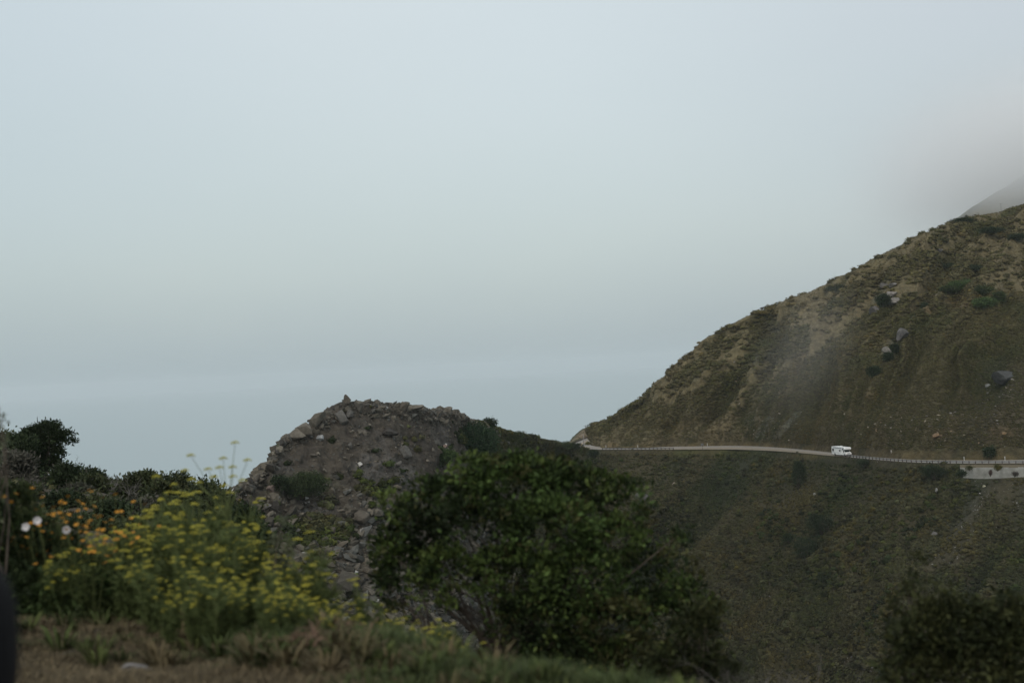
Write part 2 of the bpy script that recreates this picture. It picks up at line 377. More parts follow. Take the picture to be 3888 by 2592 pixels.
nL = gnormals(GL); q = GL
wS = sstep(.01, .2, np.abs(tL))
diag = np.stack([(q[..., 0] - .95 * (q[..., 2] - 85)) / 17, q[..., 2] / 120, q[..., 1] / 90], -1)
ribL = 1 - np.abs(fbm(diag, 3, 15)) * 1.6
wS2 = sstep(.02, .34, np.abs(tL)); dsp = (1 - MND) * wS2 * ((ribL - .45) * 8.5 + fbm(q / 14, 4, 19) * 1.6)
crag = np.abs(fbm(q / 9, 4, 23))
dsp = dsp + MND * ((.45 - crag) * 2.4 * (.25 + .75 * wS) + (.4 - np.abs(fbm(q / 3.2, 3, 27))) * 1.3 * (.35 + .65 * wS))
dsp = dsp + (1 - RDE * (1 - wS)) * fbm(q / 3.5, 3, 31) * .35
GL = GL + nL * dsp[..., None]

def blob(PX, PY, cx, cy, rx, ry, ang=0, soft=.35, nz=None):
    ca, sa = math.cos(R(ang)), math.sin(R(ang)); dx, dy = PX - cx, PY - cy
    d = np.hypot((dx * ca + dy * sa) / rx, (-dx * sa + dy * ca) / ry)
    if nz is not None: d = d + nz * .45
    return 1 - sstep(1 - soft, 1 + soft, d)
def lay(c, wgt, colr): return c * (1 - wgt[..., None]) + np.array(colr) * wgt[..., None]
c_grass = (.150, .132, .080); c_dry = (.100, .086, .054); c_scr = (.054, .057, .030); c_grey = (.112, .120, .102); c_earth = (.078, .066, .046); c_och = (.15, .108, .065)
pxH, pyH = proj(GH.reshape(-1, 3)); pxH = pxH.reshape(NT, NU); pyH = pyH.reshape(NT, NU)
nz = fbm(GH / 9, 4, 41); nz2 = fbm(GH / np.array([3.5, 3.5, 3.5]), 3, 42); nzb = fbm(GH / 35, 4, 43)
cH = np.ones(GH.shape) * np.array(c_grass)
low = sstep(-160, 180, pyH - (1560 - .30 * (pxH - 2400)) + nzb * 150 + nz * 60)     # lower, brushier part
low = low * (pxH > 0)
cH = lay(cH, sstep(.1, .9, low + nz2 * .25) * .85, c_dry)
low2 = sstep(-40, 330, pyH - (1660 - .25 * (pxH - 2400)) + nzb * 160 + nz * 80)
cH = lay(cH, low2 * .8, c_earth)
scrub = sstep(.05, .5, nz * .8 + nz2 * .3 + low2 * .35 + low * .15 - .12)
cH = lay(cH, scrub * (.22 + .6 * low), c_scr)
HB = [  # darker scrub patches on the upper hill: centre, radii, angle, strength
    (2700, 1500, 130, 40, -45, .8), (2960, 1310, 110, 45, -20, .8), (2640, 1400, 110, 30, -40, .5), (3050, 1500, 190, 60, -50, .75), (3480, 1370, 330, 130, -42, .85),
    (3230, 1130, 110, 28, -35, .7), (3600, 1010, 170, 30, 5, .75), (3750, 875, 110, 22, 5, .7), (3620, 835, 70, 14, 0, .8), (3420, 1035, 120, 30, -30, .6), (3700, 1140, 220, 60, 30, .7),
    (3330, 1240, 150, 35, -40, .6), (3150, 1480, 260, 40, -48, .5), (2480, 1600, 160, 45, -25, .5), (2850, 1240, 80, 14, -15, .3), (3850, 1280, 160, 150, 0, .8), (3200, 1330, 90, 40, -45, .5)]
for x_, y_, rx, ry, an, st in HB: cH = lay(cH, blob(pxH, pyH, x_, y_, rx, ry, an, .4, nz) * st, c_scr)
GB = [(2940, 1245, 34, 26, 0, .9), (2875, 1320, 14, 50, 10, .8), (2900, 1625, 75, 22, -48, .75), (2985, 1615, 80, 14, -50, .9), (3340, 1130, 24, 26, 0, .7), (3385, 1325, 60, 30, -50, .6),
      (2895, 1170, 60, 7, -18, .8), (3830, 1440, 110, 70, 25, .55), (3400, 930, 24, 18, 0, .5), (2930, 1350, 25, 22, 0, .5), (2630, 1440, 20, 10, 0, .4), (3360, 1070, 30, 10, -40, .6), (2860, 1590, 25, 40, 20, .4)]
for x_, y_, rx, ry, an, st in GB: cH = lay(cH, blob(pxH, pyH, x_, y_, rx, ry, an, .3, nz * .8 + nz2 * .5) * st, c_grey)
for x_, y_, rx, ry, an, st in [(3555, 1655, 30, 22, 0, .8), (3800, 1640, 45, 16, 15, .8), (3720, 1590, 20, 20, 0, .6), (3530, 1185, 26, 30, -30, .6), (3650, 1160, 60, 30, 10, .6), (2320, 1690, 26, 14, 0, .4), (3300, 1500, 30, 20, 0, .4)]:
    cH = lay(cH, blob(pxH, pyH, x_, y_, rx, ry, an, .4, nz + nz2 * .6) * st, c_och)
cH = lay(cH, blob(pxH, pyH, 3840, 1500, 130, 120, 20, .4, nz) * .6, (.055, .055, .052))
# pale dry crest lines of the ribs
for x0, y0, x1, y1 in [(3020, 1290, 2570, 1640), (3230, 1330, 2990, 1500), (3420, 1180, 3200, 1370)]:
    dx, dy = x1 - x0, y1 - y0; Lh = math.hypot(dx, dy); s_ = ((pxH - x0) * dx + (pyH - y0) * dy) / Lh; d_ = ((pxH - x0) * dy - (pyH - y0) * dx) / Lh
    cH = lay(cH, (1 - sstep(2, 9, np.abs(d_ + nz * 10))) * sstep(-20, 20, s_) * (1 - sstep(Lh - 30, Lh + 10, s_)) * .4, (.20, .165, .09))
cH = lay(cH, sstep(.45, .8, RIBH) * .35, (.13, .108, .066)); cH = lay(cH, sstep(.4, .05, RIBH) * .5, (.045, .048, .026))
cH = cH * (1 + .25 * fbm(GH / 1.8, 3, 44))[..., None]
cH = lay(cH, (1 - sstep(.004, .016, tH)) * sstep(-.5, .5, nz2 + nz) * .8, (.15, .122, .068))
cH = cH * (1 - .22 * low2)[..., None] * np.array([.84, .81, .71])
hill = tag(grid_mesh('hill', GH, cH, M_HILL), kind='structure')

pxL, pyL = proj(GL.reshape(-1, 3)); pxL = pxL.reshape(NTL, NUL); pyL = pyL.reshape(NTL, NUL)
mz = fbm(GL / 9, 4, 51); mz2 = fbm(GL / 3, 3, 52); mzb = fbm(GL / 30, 3, 53)
cL = np.ones(GL.shape) * np.array((.050, .047, .028))
cL = lay(cL, sstep(0, .5, mz), (.038, .045, .024)); cL = lay(cL, sstep(.1, .6, mz2) * .5, (.08, .068, .048))
for x_, y_, rx, ry, an, st in [(2850, 1745, 60, 14, -35, .9), (2740, 1850, 120, 16, -40, .6), (3650, 2010, 60, 160, 25, .8), (3800, 1860, 150, 60, 20, .7), (3560, 2130, 90, 60, -20, .7), (3270, 2510, 120, 60, 0, .8),
                               (3130, 1745, 50, 8, 0, .7), (3740, 2180, 150, 90, 0, .4), (2790, 2200, 80, 30, -30, .5), (3480, 1765, 160, 8, 2, .5)]:
    cL = lay(cL, blob(pxL, pyL, x_, y_, rx, ry, an, .4, mz) * st * .85 * (1 - MND), (.068, .065, .054))
cL = lay(cL, blob(pxL, pyL, 2720, 1722, 190, 16, 0, .4, mz * .6) * .8 * (1 - MND), (.105, .10, .042))
cL = lay(cL, blob(pxL, pyL, 3080, 1733, 80, 8, 4, .4, mz * .6) * .8 * (1 - MND), (.12, .095, .045))
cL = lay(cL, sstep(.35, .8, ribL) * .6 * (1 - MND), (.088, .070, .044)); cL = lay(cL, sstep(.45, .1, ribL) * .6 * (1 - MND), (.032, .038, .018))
cM = np.ones(GL.shape) * np.array((.072, .062, .048))
cM = lay(cM, sstep(.15, .7, mz), (.105, .098, .087)); cM = lay(cM, sstep(.2, .7, -mz2) * .6, (.05, .044, .037)); cM = lay(cM, sstep(.1, .6, mzb) * .4, (.09, .078, .066))
for x_, y_, rx, ry, an, st in [(1150, 1840, 130, 50, 0, .6), (1200, 2010, 90, 40, 0, .5), (1420, 1850, 60, 30, 0, .3), (1850, 1640, 80, 30, 20, .4)]:
    cM = lay(cM, blob(pxL, pyL, x_, y_, rx, ry, an, .5, mz) * st, (.06, .065, .035))
cL = cM * MND[..., None] + cL * (1 - MND[..., None])
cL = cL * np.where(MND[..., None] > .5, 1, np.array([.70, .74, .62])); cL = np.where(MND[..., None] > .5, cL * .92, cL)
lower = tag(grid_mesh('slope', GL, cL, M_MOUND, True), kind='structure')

# --- small headland beyond the bend, and the higher ridge in the cloud
kn = [(2080, 1720, 655), (2163, 1678, 662), (2177, 1668, 665), (2195, 1650, 668), (2205, 1637, 670), (2214, 1630, 672), (2220, 1623, 674), (2227, 1624, 676), (2254, 1621, 680), (2281, 1622, 684), (2330, 1616, 695)]
kt = np.array([P(*q) for q in kn]); kf = kt + np.array([3, -16, -9]); kf[:, 2] = np.minimum(kf[:, 2], EYE + RZ - 3); kb = kt + np.array([-4, 40, -14]); kb2 = kt + np.array([-10, 160, 0]); kb2[:, 2] = -5
kf0 = kf + np.array([-6, -30, -30])
GK = loft([kf0, kf, kt, kb, kb2], np.arange(len(kn)), 120, 90, [0, .25, .5, .7, 1.0]); GK = GK + gnormals(GK) * (fbm(GK / 5, 4, 61) * .8)[..., None]
cK = lay(np.ones(GK.shape) * np.array((.15, .12, .08)), sstep(-.1, .4, fbm(GK / 8, 3, 62)), (.06, .065, .035))
head = tag(grid_mesh('headland', GK, cK, M_HILL, True), kind='structure')
rk = [(3500, 925, 830), (3600, 862, 835), (3645, 834, 840), (3712, 781, 850), (3779, 740, 860), (3846, 699, 870), (3888, 672, 880), (4050, 590, 900), (4300, 500, 930), (4700, 420, 960)]
kt = np.array([P(*q) for q in rk]); kf = kt + np.array([-8, -90, -48]); kf0 = kt + np.array([-20, -190, -110]); kb = kt + np.array([10, 60, -18]); kb2 = kt + np.array([30, 300, 0]); kb2[:, 2] = -5
GR = loft([kf0, kf, kt, kb, kb2], np.arange(len(rk)), 160, 110, [0, .3, .5, .62, 1.0]); wR = np.abs(np.linspace(0, 1, 110) - .5)[:, None] * 2
GR = GR + gnormals(GR) * ((fbm(GR / 25, 4, 71) * 5) * (.15 + wR))[..., None]
cR_ = lay(np.ones(GR.shape) * np.array(c_grass), sstep(-.1, .5, fbm(GR / 16, 3, 72)), c_scr)
ridge = tag(grid_mesh('ridge', GR, cR_, M_HILL, True), kind='structure')

# --- near land: the verge beside the car and the hillside under it
az = np.radians(np.linspace(-34, 34, 300)); dd = np.concatenate([np.linspace(-1.5, 14, 150), 14 * (150 / 14) ** (np.linspace(0, 1, 150)[1:])])
AZ, DD = np.meshgrid(az, dd)
def near_z(a, d):
    deg = np.degrees(a)
    Ed = np.interp(deg, [-30, -21.6, 7.6, 21.6, 30], [9.3, 8.9, 5.9, 4.6, 4.2])
    k1 = np.interp(deg, [-30, -18, -12, -6, 0, 30], [.055, .065, .11, .24, .30, .34])
    k2 = np.interp(deg, [-30, -18, -12, -8, 0, 30], [.055, .065, .12, .5, .95, .95])
    e = np.maximum(d - Ed, 0)
    z = -1.6 - k1 * np.minimum(e, 4.5) - k2 * np.maximum(e - 4.5, 0)
    z = z - .75 * np.maximum(d - np.interp(deg, [-30, -12], [95, 66]), 0) * (deg < 0)
    return np.maximum(z, -104)
ZZ = near_z(AZ, DD)
X = np.tan(AZ) * np.maximum(DD, 0) + np.sin(AZ) * 8 * (1 - sstep(-1.5, 4, DD)); GN = np.stack([X, DD, ZZ + EYE], -1)
amp = np.clip(np.abs(DD) * .02, .03, 1.0)
def near_bump(x_, d_): return fbm(np.stack([x_ / 1.1, d_ / 1.1, 0 * x_], -1), 4, 81) * np.minimum(np.clip(np.abs(d_) * .02, .03, 1.0) * 1.5, .08)
GN[..., 2] += near_bump(X, DD) + fbm(np.stack([X / 9, DD / 9, 0 * X], -1), 3, 82) * np.clip((DD - 12) * .05, 0, 1.2)
nzN = fbm(np.stack([X / .9, DD / .9, 0 * X], -1), 4, 83)
cN = lay(np.ones(GN.shape) * np.array((.080, .066, .040)), sstep(0, .6, nzN) * .7, (.06, .05, .038)); cN = lay(cN, sstep(.3, .8, -nzN) * .6, (.15, .115, .07))
cN = lay(cN, sstep(9, 12, DD), (.06, .052, .035))
near = tag(grid_mesh('ground', GN, cN, M_NEAR), kind='structure')
def gz(x, d):
    return float(near_z(np.arctan2(x, d), np.array(float(d)))) + EYE

# ------------------------------------------------------------------ far road
def strip(name, fa, fb, dz, mat, i0=0, i1=None):
    A = OUT + (INN - OUT) * fa; B = OUT + (INN - OUT) * fb; A, B = A[i0:i1], B[i0:i1]; n = len(A)
    V = np.vstack([np.column_stack([A, np.full(n, EYE + RZ + dz)]), np.column_stack([B, np.full(n, EYE + RZ + dz)])])
    F = np.array([[i, n + i, n + i + 1, i + 1] for i in range(n - 1)])
    return me_np(name, V, F)
wdt = np.linalg.norm(OUT - INN, axis=1)
sh = obj('road_shoulder', strip('road_shoulder', -.02, 1.10, .10, None), M_SHOULDER); tag(sh, kind='structure')
# asphalt follows a constant-width carriageway set from the inner edge
def carr(a_m, b_m, dz, name, mat):
    n = len(OUT); d = (OUT - INN) / wdt[:, None]
    A = INN + d * np.minimum(a_m, wdt * (a_m / 9.0 if a_m < 9 else 1))[:, None]; B = INN + d * np.minimum(b_m, wdt * b_m / 9.0 if b_m < 9 else wdt)[:, None]
    V = np.vstack([np.column_stack([A, np.full(n, EYE + RZ + dz)]), np.column_stack([B, np.full(n, EYE + RZ + dz)])])
    o = obj(name, me_np(name, V, np.array([[i, i + 1, n + i + 1, n + i] for i in range(n - 1)])), mat); return tag(o, kind='structure')
carr(.25, 10.5, .12, 'road', M_ASPH)
carr(4.45, 4.62, .14, 'road_centre_line', M_YLINE); carr(4.80, 4.97, .14, 'road_centre_line', M_YLINE)
carr(.75, .90, .14, 'road_edge_line', M_WLINE)
carr(8.1, 8.25, .14, 'road_edge_line', M_WLINE)

# ------------------------------------------------------------------ far roadside things
def out_at(px):                                # plan point of the road's outer edge seen at column px (main stretch)
    X, Y = OUT[:, 0], OUT[:, 1]; x_, y_ = proj(np.column_stack([X, Y, np.full(len(X), EYE + RZ)]))
    ok = np.arange(len(X)) > 9.2 * 12; i = np.argmin(np.where(ok, np.abs(x_ - px), 1e9)); return i
def resample(pl_, step):
    d = np.concatenate([[0], np.cumsum(np.linalg.norm(np.diff(pl_, axis=0), axis=1))]); k = np.arange(0, d[-1], step)
    return np.stack([np.interp(k, d, pl_[:, 0]), np.interp(k, d, pl_[:, 1])], 1)
def guardrail(pts, label, post_mat=M_WOODP, z0=EYE + RZ):
    p = resample(pts, 1.905); c = p[0]; root = empty('guardrail', (c[0], c[1], z0))
    T = np.gradient(p, axis=0); T /= np.linalg.norm(T, axis=1)[:, None]; Nn = np.stack([T[:, 1], -T[:, 0]], 1)
    if np.mean(np.sum(Nn * -p, 1)) < 0: Nn = -Nn            # towards the valley and the viewer
    prof = [(.00, .45), (-.05, .49), (-.05, .56), (.0, .60), (-.05, .64), (-.05, .71), (0, .76), (.012, .76), (.012, .45)]
    V = []; F = []
    for i, q_ in enumerate(p):
        for o_, z_ in prof: V.append([q_[0] - c[0] + Nn[i, 0] * (o_ - .16), q_[1] - c[1] + Nn[i, 1] * (o_ - .16), z_])
    k = len(prof)
    for i in range(len(p) - 1):
        for j in range(k): F.append([i * k + j, i * k + (j + 1) % k, (i + 1) * k + (j + 1) % k, (i + 1) * k + j])
    obj('rail', me_np('rail', V, F), M_GALV, root)
    b_ = MB(); b_.box((0, 0, .10), (.20, .20, 1.5)); b_.box((-.0, -.13, .60), (.15, .10, .34)); pm = b_.mesh('post')
    for i in range(0, len(p)):
        o = obj('post', pm, post_mat, root, (p[i, 0] - c[0], p[i, 1] - c[1], 0)); o.rotation_euler = (0, 0, math.atan2(T[i, 1], T[i, 0]) if True else 0)
        # the spacer block sits between post and rail
        if (Nn[i, 0] * -T[i, 1] + Nn[i, 1] * T[i, 0]) < 0: o.rotation_euler[2] += math.pi
    return tag(root, label, 'guardrail', 'guardrails along the coast road')
inset = lambda a: a + (INN[:len(a)] - a) * 0
def seg(i0, i1, off):
    a = OUT[i0:i1]; d = (OUT - INN)[i0:i1]; d = d / np.linalg.norm(d, axis=1)[:, None]; return a + d * off
guardrail(seg(out_at(2262), out_at(2575), .1), 'steel guardrail on dark posts just right of the road bend')
guardrail(seg(out_at(3216), out_at(4250), .1), 'long steel guardrail on timber posts right of the motorhome')
guardrail(seg(0, int(6.6 * 12), .1), 'grey guardrail curving round the outside of the distant bend')

def post_like(name, px, py_top, D, base_py, rad, mat, label, cat):
    a = P(px, base_py, D); b_ = P(px, py_top, D); h = b_[2] - a[2]
    m_ = MB(); m_.tube([[0, 0, -1], [0, 0, h * .5], [0, 0, h]], [rad * 1.15, rad, rad * .8], 8)
    return m_, a, h
def utility_pole(px, pt, D, pb, rad, mat, label, arms=False):
    m_, a, h = post_like('pole', px, pt, D, pb, rad, mat, label, 'pole')
    r = empty('utility_pole', a); m_.build('shaft', mat, r, True)
    if arms:
        c = MB(); c.box((0, 0, h - .5), (2.0, .12, .14)); c.build('crossarm', mat, r)
        for xx in (-.85, 0, .85):
            g = MB(); g.tube([[xx, 0, h - .43], [xx, 0, h - .25]], [.06, .04], 6); g.build('insulator', M_GALV, r)
    return tag(r, label, 'utility pole'), np.array(a) + np.array([0, 0, h])
_, pA = utility_pole(2217, 1648, 541, 1704, .16, M_POLE, 'pale slim utility pole rising beside the road bend')
_, pB = utility_pole(2226, 1613, 663, 1668, .17, M_DPOLE, 'dark utility pole left of the round tree on the headland', True)
_, pC = utility_pole(2261, 1612, 672, 1655, .17, M_DPOLE, 'dark utility pole right of the round tree on the headland', True)
_, pD = utility_pole(3803, 772, 770, 830, .25, M_POLE, 'faint pole standing in the fog on the upper ridge', True)
pE = P(2335, 1607, 690)
for a, b_, lb in ((pB, pC, 'thin wire strung between the two dark poles on the headland'), (pC, pE, 'thin wire running from the headland pole behind the hillside')):
    c = MB(); pts = [a + (b_ - a) * s_ + np.array([0, 0, -.5 - .8 * 4 * s_ * (1 - s_)]) for s_ in np.linspace(0, 1, 12)]; c.tube(pts, .045, 5)
    tag(c.build('overhead_wire', M_WIRE), lb, 'wire')

# square road sign seen from behind and white marker posts
i = out_at(2665); q_ = OUT[i]; r = empty('road_sign', (q_[0], q_[1], EYE + RZ), .3)
c = MB(); c.box((0, 0, 1.0), (.10, .08, 2.4)); c.build('post', M_WOODP, r); c = MB(); c.box((0, .07, 1.95), (1.05, .05, .75), 0, .02); c.build('sign_panel', M_GALV, r)
tag(r, 'small grey road sign on a post beside the level road', 'road sign')
M_WHITEP = mat_noise('white_marker_plastic', (.60, .61, .60), (.72, .73, .72), 3)
dm = MB(); dm.box((0, 0, .5), (.13, .05, 1.3), 0, .01); dmm = dm.mesh('marker_post', False)
for px, off, lb in ((2302, .6, 'white marker post by the cut bank nearest the bend'), (2422, .6, 'white marker post by the cut bank, second from the bend'), (2691, .7, 'white marker post across the road from the grey sign'),
                (3665, .9, 'white marker post behind the guardrail near the retaining wall end'), (3806, .9, 'white marker post behind the guardrail at far right')):
    X_ = INN; x_, _y = proj(np.column_stack([X_, np.full(len(X_), EYE + RZ)])); ii = np.argmin(np.where(np.arange(len(X_)) > 110, np.abs(x_ - px), 1e9))
    q_ = INN[ii] + (OUT[ii] - INN[ii]) / wdt[ii] * .1
    o = obj('marker_post', dmm, M_WHITEP, None, (q_[0], q_[1], EYE + RZ + .1)); tag(o, lb, 'marker post', 'white marker posts along the road')

# retaining wall of concrete panels under the road at the right
ia, ib = out_at(3652), out_at(4200); wl = OUT[ia:ib]; dn = (OUT - INN)[ia:ib]; dn /= np.linalg.norm(dn, axis=1)[:, None]
W0 = wl + dn * 2.75; W1 = wl + dn * 3.15
M_CONC = mat_noise('weathered_concrete', (.17, .17, .15), (.33, .33, .30), .55, bump=.01, bscale=6, detail=9)
wc = W0[0]; root = empty('retaining_wall', (wc[0], wc[1], EYE + RZ - 5)); 
ds = np.concatenate([[0], np.cumsum(np.linalg.norm(np.diff(W1, axis=0), axis=1))]); step = 2.35; npan = int(ds[-1] / step)
at_ = lambda s_, A: np.array([np.interp(s_, ds, A[:, 0]), np.interp(s_, ds, A[:, 1])])
rgw = random.Random(5)
tops = [-.95, -.95, -.85, -.85, -.85, -.80, -.95, -.75, -.75, -.95, -.85, -.9]
for row in range(5):
    pm = MB()
    for k_ in range(npan):
        a0, a1 = at_(k_ * step + .015, W1), at_((k_ + 1) * step - .015, W1); f0, f1 = at_(k_ * step + .015, W0), at_((k_ + 1) * step - .015, W0)
        zt = -.85 - row * .88 if row else tops[k_ % 12]; zb = -.85 - (row + 1) * .88 + .03
        pr = rgw.uniform(0, .012)
        V = [[p_[0] - wc[0], p_[1] - wc[1], z_ + 5] for z_ in (zb, zt) for p_ in (a0 + dn[0] * pr, a1 + dn[0] * pr, f1, f0)]
        pm.add(V, F4=[[3, 2, 1, 0], [4, 5, 6, 7], [0, 1, 5, 4], [1, 2, 6, 5], [2, 3, 7, 6], [3, 0, 4, 7]])
    pm.build('panel_course', M_CONC, root)
bk = MB(); n_ = len(W0); A3 = W0 + dn * .12; V = np.vstack([np.column_stack([W0 - wc, np.full(n_, .2)]), np.column_stack([W0 - wc, np.full(n_, 3.95)]), np.column_stack([W0 - wc + dn * .30, np.full(n_, .2)]), np.column_stack([W0 - wc + dn * .30, np.full(n_, 3.95)])])
bk.add(V, F4=[[2 * n_ + i_, 2 * n_ + i_ + 1, 3 * n_ + i_ + 1, 3 * n_ + i_] for i_ in range(n_ - 1)])
bk.build('backing', mat_noise('joint_mortar', (.20, .20, .18), (.27, .27, .245), 3), root)
for k_, (s_, z_) in enumerate(((8.3, 3.1), )):
    h_ = MB(); p_ = at_(s_, W1) - wc; h_.tube([[p_[0] - dn[0][0] * .1, p_[1] - dn[0][1] * .1, z_ - .4], [p_[0] + dn[0][0] * .08, p_[1] + dn[0][1] * .08, z_ - .4]], .14, 10); h_.build('drain_pipe', M_WOODP, root)
tag(root, 'pale concrete block retaining wall under the road at the right edge', 'retaining wall')
n_ = len(wl); A3 = wl - dn * .3
tm = me_np('terrace', np.vstack([np.column_stack([A3, np.full(n_, EYE + RZ - .02)]), np.column_stack([wl + dn * 1.2, np.full(n_, EYE + RZ - .35)]), np.column_stack([W0, np.full(n_, EYE + RZ - .98)])]),
           [[r_ * n_ + i_, r_ * n_ + i_ + 1, (r_ + 1) * n_ + i_ + 1, (r_ + 1) * n_ + i_] for r_ in range(2) for i_ in range(n_ - 1)], np.tile((.10, .085, .055), (3 * n_, 1)))
tag(obj('terrace', tm, M_NEAR), kind='structure')

# ------------------------------------------------------------------ motorhome
M_RVW = mat_noise('white_gelcoat', (.74, .76, .74), (.80, .81, .79), 1.2, rough=.35, spec=.5)
M_GLASS = mat_noise('dark_glass', (.012, .018, .018), (.02, .03, .03), 2, rough=.12, spec=.6)
M_TYRE = mat_noise('tyre_rubber', (.02, .02, .02), (.035, .035, .035), 8)
M_BLK = mat_noise('black_plastic', (.02, .02, .022), (.035, .035, .035), 8, rough=.5)
M_STRP = mat_noise('grey_blue_stripe', (.16, .19, .22), (.22, .25, .28), 2, rough=.5)
M_LAMP = mat_noise('lamp_lens', (.55, .56, .55), (.65, .66, .65), 9, rough=.2)
M_AMB = mat_noise('amber_lens', (.5, .16, .03), (.6, .2, .04), 9, rough=.3)
pr_ = PZ(3143, 1738); ii = np.argmin(np.hypot(OUT[:, 0] - pr_[0], OUT[:, 1] - pr_[1]) + (np.arange(len(OUT)) < 110) * 1e9)
cc = OUT[ii] + (INN[ii] - OUT[ii]) / wdt[ii] * 3.0
td = OUT[min(ii + 6, len(OUT) - 1)] - OUT[ii - 6]; hd = math.atan2(td[1], td[0]); hd = math.atan2(-.965, .262)
rv = empty('motorhome', (cc[0], cc[1], EYE + RZ + .12), hd)
c = MB(); c.prism([(-4.5, .62), (-4.5, 3.0), (-4.42, 3.08), (3.72, 3.02), (4.12, 2.74), (4.20, 2.42), (3.70, 2.16), (2.62, 2.12), (2.62, .52), (-2.2, .48), (-4.5, .62)][:-1], -1.22, 1.22); body = c.build('body', M_RVW, rv)
c = MB(); c.prism([(2.55, .50), (2.55, 2.11), (3.12, 2.11), (3.80, 1.42), (4.55, 1.24), (4.66, .86), (4.66, .52)], -1.0, 1.0); cab = c.build('cab', M_RVW, rv)
def slab(name, p0, p1, w_, th_, mat, par, y=0):
    """plate across the vehicle between two points of the side profile, standing proud"""
    (x0, z0), (x1, z1) = p0, p1; dx, dz = x1 - x0, z1 - z0; L_ = math.hypot(dx, dz); nx, nz_ = -dz / L_, dx / L_
    if nx < 0: nx, nz_ = -nx, -nz_
    c = MB(); c.prism([(x0, z0), (x0 + nx * th_, z0 + nz_ * th_), (x1 + nx * th_, z1 + nz_ * th_), (x1, z1)], y - w_ / 2, y + w_ / 2); return c.build(name, mat, par)
slab('windshield', (3.16, 2.08), (3.77, 1.46), 1.74, .03, M_GLASS, cab)
slab('overcab_window', (4.155, 2.60), (3.83, 2.94), 1.75, .02, M_GLASS, body)
slab('grille', (4.645, .90), (4.60, 1.12), 1.05, .03, M_BLK, cab)
for s_ in (-1, 1):
    slab('headlight', (4.64, .88), (4.59, 1.10), .30, .03, M_LAMP, cab, s_ * .76)
    slab('indicator', (4.65, .86), (4.65, .80), .28, .03, M_AMB, cab, s_ * .76)
    c = MB(); c.prism([(2.75, 1.50), (2.75, 2.02), (3.10, 2.02), (3.58, 1.50)], s_ * 1.0, s_ * 1.025); c.build('side_window', M_GLASS, cab)
    c = MB(); c.box((3.55, s_ * 1.28, 1.62), (.14, .24, .36), 0, .03); c.box((3.5, s_ * 1.12, 1.5), (.05, .25, .05)); c.build('side_mirror', M_BLK, cab)
c = MB(); c.box((4.74, 0, .60), (.20, 2.06, .24), 0, .04); c.build('bumper', M_GALV, rv)
for s_ in (-1, 1):
    for xx, rr_ in ((3.72, .39), (-2.35, .39)):
        th_ = np.linspace(0, 2 * np.pi, 17)[:-1]; c = MB(); y0 = s_ * (1.02 if xx > 0 else 1.235)
        c.tube([[xx, y0, .39], [xx, y0 - s_ * .26, .39]], rr_, 18); wh = c.build('wheel', M_TYRE, rv, False)
        c = MB(); c.tube([[xx, y0 + s_ * .01, .39], [xx, y0 - s_ * .05, .39]], .22, 14); c.build('rim', M_GALV, wh)
        c = MB(); c.prism([(xx + .5 * math.cos(a_), .42 + .47 * math.sin(a_)) for a_ in np.linspace(0, math.pi, 9)], s_ * (1.222 if xx < 0 else 1.002), s_ * (1.232 if xx < 0 else 1.012)); c.build('wheel_arch', M_BLK, rv)
R_ = -1
for nm, x0, x1, z0, z1, mt in (('window', -3.95, -3.05, 1.55, 2.32, M_GLASS), ('window', .55, 1.05, 1.62, 2.15, M_GLASS), ('window', 2.75, 3.35, 2.33, 2.70, M_GLASS)):
    c = MB(); c.box(((x0 + x1) / 2, R_ * 1.233, (z0 + z1) / 2), (x1 - x0, .03, z1 - z0), 0, .01); f_ = c.build(nm, mt, body)
    c = MB(); e_ = .05
    for (bx_, bz_, bw, bh) in (((x0 + x1) / 2, z1 + e_ / 2, x1 - x0 + 2 * e_, e_), ((x0 + x1) / 2, z0 - e_ / 2, x1 - x0 + 2 * e_, e_), (x0 - e_ / 2, (z0 + z1) / 2, e_, z1 - z0), (x1 + e_ / 2, (z0 + z1) / 2, e_, z1 - z0)):
        c.box((bx_, R_ * 1.235, bz_), (bw, .036, bh))
    c.build('window_frame', M_BLK, f_)
c = MB(); c.box((1.72, R_ * 1.238, 1.50), (.70, .04, 1.90), 0, .015); dr = c.build('entry_door', M_RVW, body)
c = MB(); c.box((1.72, R_ * 1.262, 1.92), (.32, .02, .80)); c.build('door_window', M_GLASS, dr)
c = MB(); c.box((1.44, R_ * 1.27, 1.35), (.06, .04, .14)); c.build('handle', M_BLK, dr)
c = MB(); c.box((-.6, R_ * 1.30, 2.80), (5.6, .14, .15), 0, .03); c.build('awning', M_STRP, body)
c = MB()
for x0, z0, x1, z1, w_ in ((-4.4, 1.12, -1.5, 1.14, .10), (-1.5, 1.14, .6, .86, .09), (-1.2, 1.26, 1.2, 1.05, .05), (-4.4, .98, -2.2, .98, .04), (2.65, 1.12, 3.1, 1.0, .08)):
    y_ = R_ * 1.226 if x0 < 2.6 else R_ * 1.006
    c.prism([(x0, z0 - w_ / 2), (x0, z0 + w_ / 2), (x1, z1 + w_ / 2), (x1, z1 - w_ / 2)], y_ + .004, y_ - .004)
c.build('stripe', M_STRP, body)
c = MB(); c.box((-.3, 0, 3.20), (1.1, .75, .30), 0, .08); c.build('air_conditioner', M_RVW, rv)
c = MB(); c.box((-2.7, .2, 3.13), (.45, .45, .16), 0, .04); c.build('roof_vent', M_RVW, rv)
c = MB(); c.box((2.1, -.2, 3.10), (.5, .5, .14), 0, .04); c.build('roof_vent', M_RVW, rv)
c = MB(); c.box((-4.52, 0, 1.6), (.04, 2.3, .04)); c.box((-4.56, 0, .62), (.14, 2.3, .18)); c.build('rear_bumper', M_BLK, rv)
